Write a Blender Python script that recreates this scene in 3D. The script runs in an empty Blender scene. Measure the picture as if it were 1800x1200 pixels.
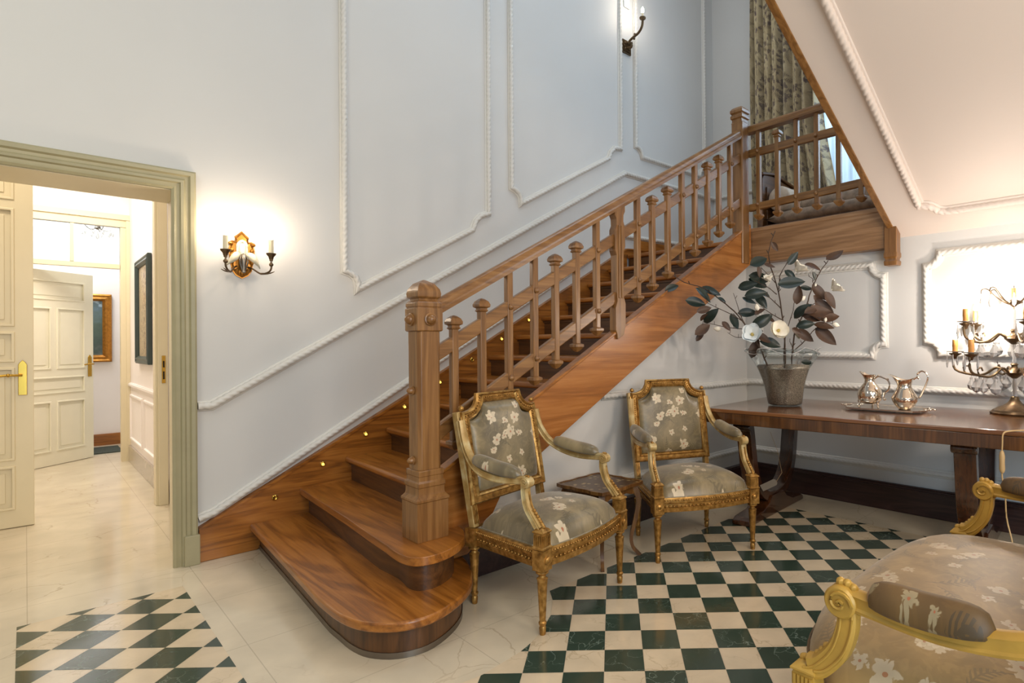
import bpy, math, random
import numpy as np
from mathutils import Vector, Matrix
from math import pi, sin, cos, sqrt, radians as R
random.seed(7)
COL = bpy.context.scene.collection
# ------------------------------------------------------------------ materials
def mat_base(name):
    m = bpy.data.materials.new(name); m.use_nodes = True
    nt = m.node_tree; b = nt.nodes['Principled BSDF']
    return m, nt, b
def N(nt, t, **kw):
    n = nt.nodes.new(t)
    for k, v in kw.items():
        if k in n.inputs.keys(): n.inputs[k].default_value = v
        else: setattr(n, k, v)
    return n
def c4(c): return (c[0], c[1], c[2], 1)
def hexc(h):
    h = h.lstrip('#'); v = [int(h[i:i+2], 16)/255 for i in (0, 2, 4)]
    return tuple(x/12.92 if x <= .04045 else ((x+.055)/1.055)**2.4 for x in v)
def ramp(nt, stops, interp='LINEAR'):
    r = nt.nodes.new('ShaderNodeValToRGB'); r.color_ramp.interpolation = interp
    e = r.color_ramp.elements
    while len(e) < len(stops): e.new(.5)
    for i, (p, c) in enumerate(stops): e[i].position = p; e[i].color = c4(c)
    return r
def mth(nt, op, a, b=None, clamp=False):
    n = nt.nodes.new('ShaderNodeMath'); n.operation = op; n.use_clamp = clamp
    for i, v in enumerate((a, b)):
        if v is None: continue
        if isinstance(v, (int, float)): n.inputs[i].default_value = v
        else: nt.links.new(v, n.inputs[i])
    return n.outputs[0]
def mix(nt, f, a, b):
    n = nt.nodes.new('ShaderNodeMix'); n.data_type = 'RGBA'
    for s, v in ((n.inputs[0], f), (n.inputs[6], a), (n.inputs[7], b)):
        if isinstance(v, (int, float)): s.default_value = v
        elif isinstance(v, tuple): s.default_value = c4(v)
        else: nt.links.new(v, s)
    return n.outputs[2]
def coord(nt, scale=(1, 1, 1), rot=(0, 0, 0), loc=(0, 0, 0)):
    tc = nt.nodes.new('ShaderNodeTexCoord'); mp = nt.nodes.new('ShaderNodeMapping')
    mp.inputs['Scale'].default_value = scale; mp.inputs['Rotation'].default_value = rot; mp.inputs['Location'].default_value = loc
    nt.links.new(tc.outputs['Object'], mp.inputs[0]); return mp.outputs[0]
def bump(nt, b, h, s=.2, d=.002):
    n = nt.nodes.new('ShaderNodeBump'); n.inputs['Strength'].default_value = s; n.inputs['Distance'].default_value = d
    nt.links.new(h, n.inputs['Height']); nt.links.new(n.outputs[0], b.inputs['Normal'])
def plain(name, col, rough=.5, metal=0, var=.06, spec=.5, emit=0, vscale=6, bmp=0):
    m, nt, b = mat_base(name)
    b.inputs['Roughness'].default_value = rough; b.inputs['Metallic'].default_value = metal
    b.inputs['Specular IOR Level'].default_value = spec
    nz = N(nt, 'ShaderNodeTexNoise', Scale=vscale, Detail=4.0); nt.links.new(coord(nt), nz.inputs['Vector'])
    r = ramp(nt, [(.3, tuple(x*(1-var) for x in col)), (.7, tuple(min(1, x*(1+var)) for x in col))])
    nt.links.new(nz.outputs[0], r.inputs[0]); nt.links.new(r.outputs[0], b.inputs['Base Color'])
    if bmp:
        n2 = N(nt, 'ShaderNodeTexNoise', Scale=vscale*8, Detail=3.0); nt.links.new(coord(nt), n2.inputs['Vector']); bump(nt, b, n2.outputs[0], bmp)
    if emit:
        b.inputs['Emission Color'].default_value = c4(col); b.inputs['Emission Strength'].default_value = emit
    return m
def wood(name, cols, axis='x', rough=.33, freq=14, knots=True, coat=.15):
    m, nt, b = mat_base(name)
    sc = {'x': (.6, 8, 8), 'y': (8, .6, 8), 'z': (8, 8, .6)}[axis]
    v = coord(nt, sc)
    n1 = N(nt, 'ShaderNodeTexNoise', Scale=1.3, Detail=5.0, Distortion=.8); nt.links.new(v, n1.inputs['Vector'])
    s3 = {'x': (1.6, 40, 40), 'y': (40, 1.6, 40), 'z': (40, 40, 1.6)}[axis]
    n2 = N(nt, 'ShaderNodeTexNoise', Scale=1.6, Detail=8.0, Roughness=.7); nt.links.new(coord(nt, s3), n2.inputs['Vector'])
    rings = mth(nt, 'SINE', mth(nt, 'MULTIPLY', n1.outputs[0], float(freq*2.2)))
    rings = mth(nt, 'MULTIPLY_ADD', rings, .5); nt.nodes[-1].inputs[2].default_value = .5
    f = mth(nt, 'ADD', mth(nt, 'MULTIPLY', rings, .26), mth(nt, 'MULTIPLY', n2.outputs[0], .80))
    r = ramp(nt, [(.18, cols[0]), (.5, cols[1]), (.85, cols[2])]); nt.links.new(f, r.inputs[0])
    out = r.outputs[0]
    if knots:
        vo = N(nt, 'ShaderNodeTexVoronoi', Scale=.9); nt.links.new(coord(nt, {'x': (1.4, 4, 4), 'y': (4, 1.4, 4), 'z': (4, 4, 1.4)}[axis]), vo.inputs['Vector'])
        k = mth(nt, 'LESS_THAN', vo.outputs['Distance'], .085)
        k2 = ramp(nt, [(.05, (1, 1, 1)), (.14, (0, 0, 0))]); nt.links.new(vo.outputs['Distance'], k2.inputs[0])
        out = mix(nt, mth(nt, 'MULTIPLY', k2.outputs[0], .75), out, tuple(x*.35 for x in cols[0]))
    nt.links.new(out, b.inputs['Base Color'])
    b.inputs['Roughness'].default_value = rough
    b.inputs['Coat Weight'].default_value = coat; b.inputs['Coat Roughness'].default_value = .18
    bump(nt, b, n2.outputs[0], .12)
    return m
OAK = (hexc('#55300d'), hexc('#92581e'), hexc('#b47530'))
OAKL = (hexc('#6a4a2e'), hexc('#8f6a47'), hexc('#ab8663'))
OAKR = (hexc('#5a3a1b'), hexc('#7e562c'), hexc('#986f40'))
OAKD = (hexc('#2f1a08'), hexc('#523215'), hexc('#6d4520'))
OAKS = (hexc('#74441a'), hexc('#9c6029'), hexc('#b87a3e'))
M = {}
for a in 'xyz':
    M['oak_'+a] = wood('oak_'+a, OAK, a, .3)
    M['rail_'+a] = wood('rail_oak_'+a, OAKR, a, .34, knots=False)
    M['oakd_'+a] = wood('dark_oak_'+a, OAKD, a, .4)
M['fascia'] = wood('fascia_oak', OAKL, 'y', .45, 10)
M['stringer'] = wood('stringer_pine', OAKS, 'x', .26, 10, coat=.3)
M['skirt'] = wood('dark_skirting', (hexc('#241512'), hexc('#382320'), hexc('#4a322d')), 'y', .3, knots=False)
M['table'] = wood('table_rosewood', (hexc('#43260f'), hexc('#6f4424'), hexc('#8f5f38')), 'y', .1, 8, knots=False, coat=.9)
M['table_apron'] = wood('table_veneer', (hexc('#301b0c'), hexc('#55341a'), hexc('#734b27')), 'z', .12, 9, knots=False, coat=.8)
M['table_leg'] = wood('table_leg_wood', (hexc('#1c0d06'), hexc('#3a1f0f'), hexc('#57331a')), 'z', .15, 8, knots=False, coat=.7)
M['wall'] = plain('wall_plaster', hexc('#cfcecb'), .62, var=.012, vscale=2)
M['wall_hall'] = plain('hall_plaster', hexc('#f1e9e4'), .6, var=.01)
M['rope'] = plain('rope_plaster', hexc('#d6d3cc'), .5, var=.015)
M['soffit'] = plain('soffit_plaster', hexc('#dfd1c6'), .6, var=.012, vscale=1)
M['casing'] = plain('casing_olive_paint', hexc('#a59d7c'), .38, var=.04, vscale=12)
M['cream'] = plain('cream_paint', hexc('#e0d3b2'), .35, var=.02)
M['creamlt'] = plain('pale_cream_paint', hexc('#ece7d2'), .35, var=.02)
M['brass'] = plain('brass', hexc('#c09a45'), .22, 1, .1)
M['bronze'] = plain('aged_bronze', hexc('#6e5b44'), .42, .9, .35, vscale=30)
M['silver'] = plain('silver', hexc('#e2d3c0'), .1, 1, .04)
M['tray'] = plain('tray_silver', hexc('#cfc6bc'), .22, 1, .06)
M['candle'] = plain('candle_tube', hexc('#e3d5b4'), .5, 0, .05)
M['candle_o'] = plain('amber_candle_tube', hexc('#c98d4a'), .45, 0, .15, vscale=60)
M['bulb'] = plain('lit_bulb', (1, .86, .66), .4, emit=30)
M['bulb_far'] = plain('lit_bulb_small', (1, .9, .75), .4, emit=22)
M['led'] = plain('amber_led', (1, .5, .06), .4, emit=5)
M['white'] = plain('white_plastic', hexc('#e8e6e0'), .4, 0, .02)
M['cord'] = plain('cord_beige', hexc('#bfa070'), .5, 0, .05)
M['cyan'] = plain('greige_metal', hexc('#8a8278'), .4, 1, .1)
def metal_leaf():
    m, nt, b = mat_base('gilded_wood')
    nz = N(nt, 'ShaderNodeTexNoise', Scale=45.0, Detail=4.0); nt.links.new(coord(nt), nz.inputs['Vector'])
    r = ramp(nt, [(.25, hexc('#6f4c22')), (.48, hexc('#a47a3c')), (.75, hexc('#d0a25c'))]); nt.links.new(nz.outputs[0], r.inputs[0])
    nt.links.new(r.outputs[0], b.inputs['Base Color'])
    b.inputs['Metallic'].default_value = .65; b.inputs['Roughness'].default_value = .36
    bump(nt, b, nz.outputs[0], .5, .003); return m
M['gold'] = metal_leaf()
def ochre():
    m, nt, b = mat_base('ochre_cream_frame')
    nz = N(nt, 'ShaderNodeTexNoise', Scale=18.0, Detail=5.0); nt.links.new(coord(nt), nz.inputs['Vector'])
    r = ramp(nt, [(.3, hexc('#997a42')), (.5, hexc('#b3955e')), (.72, hexc('#cdbf92'))]); nt.links.new(nz.outputs[0], r.inputs[0])
    nt.links.new(r.outputs[0], b.inputs['Base Color']); b.inputs['Roughness'].default_value = .4; b.inputs['Metallic'].default_value = .15
    return m
M['ochre'] = ochre()
M['ochre2'] = plain('ochre_settee_frame', hexc('#b9923f'), .4, .1, .16, vscale=14)
def fabric(name, ax, cols, scale=6.5, flower=hexc('#d8c7a8'), core=hexc('#a8603f'), leaf=hexc('#5a5038'), off=(0, 0, 0), rough=.34, fl=.42, sheen=.3, leafden=.56, fop=.82):
    """satin ground with scattered five-petalled flowers, tulips and feathery sprigs"""
    m, nt, b = mat_base(name)
    tc = nt.nodes.new('ShaderNodeTexCoord'); sep = nt.nodes.new('ShaderNodeSeparateXYZ'); nt.links.new(tc.outputs['Object'], sep.inputs[0])
    cmb = nt.nodes.new('ShaderNodeCombineXYZ')
    if ax == 'uv': nt.links.new(tc.outputs['UV'], sep.inputs[0]); ax = 'xy'
    nt.links.new(sep.outputs['XYZ'.index(ax[0].upper())], cmb.inputs[0]); nt.links.new(sep.outputs['XYZ'.index(ax[1].upper())], cmb.inputs[1])
    add = N(nt, 'ShaderNodeVectorMath', operation='ADD'); add.inputs[1].default_value = off; nt.links.new(cmb.outputs[0], add.inputs[0])
    P = add.outputs[0]
    big = N(nt, 'ShaderNodeTexNoise', Scale=5.0, Detail=3.0, Distortion=1.2); nt.links.new(P, big.inputs['Vector'])
    g = ramp(nt, [(.3, cols[0]), (.55, cols[1]), (.75, cols[2])]); nt.links.new(big.outputs[0], g.inputs[0])
    col = g.outputs[0]
    def blooms(col, sc, o, rad, fcol, ccol, petals, thr):
        sv = N(nt, 'ShaderNodeVectorMath', operation='MULTIPLY_ADD'); nt.links.new(P, sv.inputs[0])
        sv.inputs[1].default_value = (sc, sc, 0); sv.inputs[2].default_value = (o, o*1.7, 0)
        wn = N(nt, 'ShaderNodeTexNoise', Scale=4.5, Detail=3.0); nt.links.new(sv.outputs[0], wn.inputs['Vector'])
        vo = N(nt, 'ShaderNodeTexVoronoi', Scale=1.0, Randomness=.75, voronoi_dimensions='2D'); nt.links.new(sv.outputs[0], vo.inputs['Vector'])
        d = N(nt, 'ShaderNodeVectorMath', operation='SUBTRACT'); nt.links.new(sv.outputs[0], d.inputs[0]); nt.links.new(vo.outputs['Position'], d.inputs[1])
        s2 = nt.nodes.new('ShaderNodeSeparateXYZ'); nt.links.new(d.outputs[0], s2.inputs[0])
        ang = mth(nt, 'ARCTAN2', s2.outputs[1], s2.outputs[0])
        sc2 = nt.nodes.new('ShaderNodeSeparateColor'); nt.links.new(vo.outputs['Color'], sc2.inputs[0])
        ang = mth(nt, 'ADD', ang, mth(nt, 'MULTIPLY', sc2.outputs[1], 6.28))
        lob = mth(nt, 'ABSOLUTE', mth(nt, 'COSINE', mth(nt, 'MULTIPLY', mth(nt, 'ADD', ang, mth(nt, 'MULTIPLY', wn.outputs[0], 3.0)), petals/2)))
        rr = mth(nt, 'MULTIPLY', mth(nt, 'ADD', mth(nt, 'MULTIPLY', lob, .45), .6), rad)
        rr = mth(nt, 'MULTIPLY', rr, mth(nt, 'ADD', mth(nt, 'MULTIPLY', wn.outputs[0], 1.9), .05))
        keep = mth(nt, 'LESS_THAN', sc2.outputs[0], thr)
        e = mth(nt, 'SUBTRACT', rr, vo.outputs['Distance'])
        msk = mth(nt, 'MULTIPLY', mth(nt, 'MULTIPLY', e, 40.0, True), keep)
        shade = mth(nt, 'MULTIPLY', vo.outputs['Distance'], 1/rad, True)
        pc = mix(nt, shade, tuple(x*.8 for x in fcol), fcol)
        if ccol: pc = mix(nt, mth(nt, 'LESS_THAN', mth(nt, 'MULTIPLY', vo.outputs['Distance'], mth(nt, 'ADD', wn.outputs[0], .5)), rad*.17), pc, ccol)
        return mix(nt, mth(nt, 'MULTIPLY', msk, fop), col, pc), vo, s2, keep
    def sprigs(col, sc, o, lcol, thr, curve):
        sv = N(nt, 'ShaderNodeVectorMath', operation='MULTIPLY_ADD'); nt.links.new(P, sv.inputs[0])
        sv.inputs[1].default_value = (sc, sc, 0); sv.inputs[2].default_value = (o, -o*.7, 0)
        vo = N(nt, 'ShaderNodeTexVoronoi', Scale=1.0, Randomness=.7, voronoi_dimensions='2D'); nt.links.new(sv.outputs[0], vo.inputs['Vector'])
        d = N(nt, 'ShaderNodeVectorMath', operation='SUBTRACT'); nt.links.new(sv.outputs[0], d.inputs[0]); nt.links.new(vo.outputs['Position'], d.inputs[1])
        sc2 = nt.nodes.new('ShaderNodeSeparateColor'); nt.links.new(vo.outputs['Color'], sc2.inputs[0])
        rot = N(nt, 'ShaderNodeVectorRotate', rotation_type='Z_AXIS'); nt.links.new(d.outputs[0], rot.inputs['Vector']); nt.links.new(mth(nt, 'MULTIPLY', sc2.outputs[1], 6.28), rot.inputs['Angle'])
        s2 = nt.nodes.new('ShaderNodeSeparateXYZ'); nt.links.new(rot.outputs[0], s2.inputs[0])
        u = s2.outputs[0]; v = mth(nt, 'SUBTRACT', s2.outputs[1], mth(nt, 'MULTIPLY', mth(nt, 'MULTIPLY', u, u), curve))
        av = mth(nt, 'ABSOLUTE', v)
        saw = mth(nt, 'FRACT', mth(nt, 'MULTIPLY', mth(nt, 'ADD', u, mth(nt, 'MULTIPLY', av, -.9)), 11.0))
        wid = mth(nt, 'MULTIPLY', mth(nt, 'SUBTRACT', .40, mth(nt, 'ABSOLUTE', u)), .33)
        m1 = mth(nt, 'MULTIPLY', mth(nt, 'LESS_THAN', av, wid), mth(nt, 'LESS_THAN', saw, .5))
        m2 = mth(nt, 'MULTIPLY', mth(nt, 'LESS_THAN', av, .012), mth(nt, 'LESS_THAN', mth(nt, 'ABSOLUTE', u), .42))
        mk = mth(nt, 'MULTIPLY', mth(nt, 'MAXIMUM', m1, m2), mth(nt, 'LESS_THAN', sc2.outputs[0], thr))
        return mix(nt, mth(nt, 'MULTIPLY', mk, .7), col, lcol)
    pale = tuple(min(1, x*1.25) for x in cols[2])
    st = N(nt, 'ShaderNodeTexNoise', Scale=16.0, Detail=2.0, Distortion=2.5)
    nt.links.new(P, st.inputs['Vector'])
    rs = ramp(nt, [(.5, (0, 0, 0)), (.62, (1, 1, 1))]); nt.links.new(st.outputs[0], rs.inputs[0])
    col = mix(nt, mth(nt, 'MULTIPLY', rs.outputs[0], .18), col, pale)
    col = sprigs(col, scale*.8, 3.1, leaf, leafden, .8)
    col = sprigs(col, scale*1.0, 11.7, leaf, leafden, -.9)
    col, *_ = blooms(col, scale, 0.3, fl*.52, flower, core, 5, .62)
    col, *_ = blooms(col, scale*1.6, 7.3, fl*.50, flower, core, 5, .4)
    col, *_ = blooms(col, scale*1.15, 23.9, fl*.5, flower, core, 3, .25)
    nt.links.new(col, b.inputs['Base Color'])
    b.inputs['Roughness'].default_value = rough; b.inputs['Sheen Weight'].default_value = sheen
    b.inputs['Specular IOR Level'].default_value = .6
    fi = N(nt, 'ShaderNodeTexNoise', Scale=350.0, Detail=1.0); nt.links.new(P, fi.inputs['Vector']); bump(nt, b, fi.outputs[0], .1, .001)
    return m
SAT = (hexc('#5c5139'), hexc('#7a6c4d'), hexc('#988763'))
M['fab_xy'] = fabric('satin_seat', 'xy', SAT, off=(.35, .12, 0))
M['fab_xz'] = fabric('satin_back', 'xz', SAT, off=(.1, .33, 0))
M['fab_pad'] = fabric('satin_pad', 'yx', SAT, off=(.2, .4, 0), scale=8, fl=.3)
SET = (hexc('#7b6234'), hexc('#967845'), hexc('#aa8b55'))
M['set_xy'] = fabric('settee_satin_seat', 'xy', SET, rough=.5, off=(.5, .2, 0), scale=6.5, fop=.62, leaf=hexc('#6d5a38'))
M['set_xz'] = fabric('settee_satin_back', 'xz', SET, off=(.1, .5, 0), scale=6.5, fop=.62)
M['set_pad'] = fabric('settee_satin_pad', 'yx', (hexc('#4d3718'), hexc('#634922'), hexc('#74572b')), off=(.12, .33, 0), scale=9, rough=.6, sheen=.05, leaf=hexc('#3d3220'), fl=.3, flower=hexc('#a39370'))
M['curtain'] = fabric('curtain_print', 'uv', (hexc('#9c8964'), hexc('#b3a17c'), hexc('#c2b18e')), scale=7, flower=hexc('#4d3a3c'), core=hexc('#2a1a1e'), leaf=hexc('#4c3f30'), rough=.8, fl=.46, leafden=1.0, fop=.72)
M['bench_fab'] = plain('bench_stripe_velvet', hexc('#85705c'), .7, var=.35, vscale=18)
M['sheer'] = plain('sheer_voile', hexc('#cfe0ec'), .8, var=.03)
def sheer_fix(m):
    nt = m.node_tree; b = nt.nodes['Principled BSDF']; tr = nt.nodes.new('ShaderNodeBsdfTranslucent'); tr.inputs[0].default_value = (.8, .9, 1, 1)
    mx = nt.nodes.new('ShaderNodeMixShader'); mx.inputs[0].default_value = .6
    nt.links.new(b.outputs[0], mx.inputs[1]); nt.links.new(tr.outputs[0], mx.inputs[2])
    nt.links.new(mx.outputs[0], nt.nodes['Material Output'].inputs[0])
sheer_fix(M['sheer'])
def marble(name, base, vein, rough=.12, vscale=5, amt=.6, w=.03, slabs=False):
    m, nt, b = mat_base(name)
    v = coord(nt)
    nz = N(nt, 'ShaderNodeTexNoise', Scale=float(vscale), Detail=6.0, Distortion=.4); nt.links.new(v, nz.inputs['Vector'])
    g = ramp(nt, [(.3, tuple(x*.9 for x in base)), (.7, tuple(min(1, x*1.08) for x in base))]); nt.links.new(nz.outputs[0], g.inputs[0])
    wv = N(nt, 'ShaderNodeVectorMath', operation='MULTIPLY_ADD'); nt.links.new(nz.outputs['Color'], wv.inputs[0]); wv.inputs[1].default_value = (.25, .25, .25); nt.links.new(v, wv.inputs[2])
    vo = N(nt, 'ShaderNodeTexVoronoi', Scale=float(vscale), feature='DISTANCE_TO_EDGE'); nt.links.new(wv.outputs[0], vo.inputs['Vector'])
    vr = ramp(nt, [(0, (1, 1, 1)), (w, (0, 0, 0))]); nt.links.new(vo.outputs['Distance'], vr.inputs[0])
    n3 = N(nt, 'ShaderNodeTexNoise', Scale=2.3, Detail=2.0); nt.links.new(v, n3.inputs['Vector'])
    r3 = ramp(nt, [(.48, (0, 0, 0)), (.62, (1, 1, 1))]); nt.links.new(n3.outputs[0], r3.inputs[0])
    col = mix(nt, mth(nt, 'MULTIPLY', mth(nt, 'MULTIPLY', vr.outputs[0], r3.outputs[0]), amt), g.outputs[0], vein)
    if slabs:
        sep = nt.nodes.new('ShaderNodeSeparateXYZ'); nt.links.new(v, sep.inputs[0])
        msk = None
        for i, (per, off) in enumerate(((.62, .0), (.58, .3))):
            a = mth(nt, 'FRACT', mth(nt, 'ADD', mth(nt, 'DIVIDE', sep.outputs[i], per), off))
            l = mth(nt, 'LESS_THAN', a, .004/per)
            msk = l if msk is None else mth(nt, 'MAXIMUM', msk, l)
        col = mix(nt, mth(nt, 'MULTIPLY', msk, .28), col, hexc('#6d5f4c'))
    nt.links.new(col, b.inputs['Base Color']); b.inputs['Roughness'].default_value = rough
    return m
M['floor'] = marble('beige_marble_floor', hexc('#d8cbb2'), hexc('#9a8263'), .13, 4, .5, .02, True)
M['tile_b'] = marble('beige_marble_tile', hexc('#d9c6a8'), hexc('#a18a66'), .12, 7, .5)
M['tile_g'] = marble('green_marble_tile', hexc('#38473c'), hexc('#a3b3a6'), .12, 9, .6, .02)
M['skirt_m'] = marble('grey_marble_skirting', hexc('#a89c8c'), hexc('#5e564c'), .15, 6, .5)
def glass(name, col=(1, 1, 1), rough=0.0, ior=1.45):
    m, nt, b = mat_base(name); b.inputs['Base Color'].default_value = c4(col); b.inputs['Roughness'].default_value = rough
    b.inputs['Transmission Weight'].default_value = 1 if 'crystal' not in name else .72; b.inputs['IOR'].default_value = ior
    return m
M['glass'] = glass('clear_glass'); M['crystal'] = glass('cut_crystal', (1, .98, .96), .02, 1.5)
def thin_glass(name='pane_glass', k=1.0):
    m = bpy.data.materials.new(name); m.use_nodes = True; nt = m.node_tree; nt.nodes.clear()
    o = nt.nodes.new('ShaderNodeOutputMaterial'); t = nt.nodes.new('ShaderNodeBsdfTransparent'); g = nt.nodes.new('ShaderNodeBsdfGlossy'); g.inputs['Roughness'].default_value = .03
    fr = nt.nodes.new('ShaderNodeFresnel'); fr.inputs[0].default_value = 1.45; mx = nt.nodes.new('ShaderNodeMixShader')
    t.inputs[0].default_value = (.93, .96, .96, 1)
    nt.links.new(mth(nt, 'MULTIPLY', fr.outputs[0], k), mx.inputs[0]); nt.links.new(t.outputs[0], mx.inputs[1]); nt.links.new(g.outputs[0], mx.inputs[2]); nt.links.new(mx.outputs[0], o.inputs[0]); return m
M['pane'] = thin_glass(); M['vase_glass'] = thin_glass('vase_glass', .5)
def sand():
    m, nt, b = mat_base('silver_sand')
    nz = N(nt, 'ShaderNodeTexNoise', Scale=420.0, Detail=1.0); nt.links.new(coord(nt), nz.inputs['Vector'])
    r = ramp(nt, [(.40, hexc('#5f564c')), (.56, hexc('#93877a')), (.68, hexc('#f3e2c8'))]); nt.links.new(nz.outputs[0], r.inputs[0])
    nt.links.new(r.outputs[0], b.inputs['Base Color']); b.inputs['Roughness'].default_value = .32; b.inputs['Metallic'].default_value = .35; return m
M['sand'] = sand()
M['leaf_g'] = plain('magnolia_leaf_green', hexc('#18261f'), .38, var=.25, vscale=25)
M['leaf_b'] = plain('magnolia_leaf_brown', hexc('#452e1d'), .5, var=.25, vscale=25)
M['stem'] = plain('twig_brown', hexc('#3d2b1c'), .7, var=.3, vscale=60)
M['petal'] = plain('ivory_petal', hexc('#f2ead8'), .55, var=.05)
M['petal_b'] = plain('bluish_white_petal', hexc('#dfe5e6'), .55, var=.05)
M['stamen'] = plain('stamen_yellow', hexc('#b9a25a'), .6, var=.2, vscale=80)
def inlay():
    m, nt, b = mat_base('inlaid_top')
    vo = N(nt, 'ShaderNodeTexVoronoi', Scale=26.0); nt.links.new(coord(nt), vo.inputs['Vector'])
    r = ramp(nt, [(.2, hexc('#9a8356')), (.35, hexc('#4a3015'))]); nt.links.new(vo.outputs['Distance'], r.inputs[0])
    nt.links.new(r.outputs[0], b.inputs['Base Color']); b.inputs['Roughness'].default_value = .3; return m
M['inlay'] = inlay()
M['st_wood'] = wood('side_table_wood', (hexc('#3f260d'), hexc('#6b4620'), hexc('#8d6736')), 'z', .35, 10, knots=False)
def painting(name, kind):
    m, nt, b = mat_base(name); v = coord(nt)
    sep = nt.nodes.new('ShaderNodeSeparateXYZ'); nt.links.new(v, sep.inputs[0])
    nz = N(nt, 'ShaderNodeTexNoise', Scale=14.0 if kind == 'land' else 22.0, Detail=8.0); nt.links.new(v, nz.inputs['Vector'])
    if kind == 'land':
        h = mth(nt, 'ADD', mth(nt, 'MULTIPLY', sep.outputs[2], 1.0), mth(nt, 'MULTIPLY', nz.outputs[0], .5))
        r = ramp(nt, [(0.0, hexc('#b7b9b4')), (.22, hexc('#5a5f58')), (.35, hexc('#39473f')), (.62, hexc('#4b5c50')), (.88, hexc('#5f7580')), (.93, hexc('#a5bccd'))])
        nt.links.new(h, r.inputs[0])
    else:
        h = mth(nt, 'SUBTRACT', mth(nt, 'ADD', nz.outputs[0], .12), mth(nt, 'MULTIPLY', mth(nt, 'ABSOLUTE', mth(nt, 'SUBTRACT', sep.outputs[1], .34)), .9))
        r = ramp(nt, [(.3, hexc('#b5a68c')), (.46, hexc('#c8b691')), (.5, hexc('#6d4f2c')), (.56, hexc('#d9c9a6')), (.62, hexc('#7a5a33'))]); nt.links.new(h, r.inputs[0])
    nt.links.new(r.outputs[0], b.inputs['Base Color']); b.inputs['Roughness'].default_value = .3; return m
M['paint_land'] = painting('landscape_canvas', 'land'); M['paint_fl'] = painting('relief_canvas', 'fl')
M['frame_g'] = plain('gold_picture_frame', hexc('#a8722c'), .3, .7, .25, vscale=40)
M['frame_d'] = plain('dark_teal_frame', hexc('#2c3a38'), .35, 0, .15)
M['rug'] = plain('dark_mat', hexc('#3a4038'), .9, 0, .3, vscale=90, bmp=.6)
M['dark'] = plain('black_hole', hexc('#1c140c'), .8)

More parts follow.
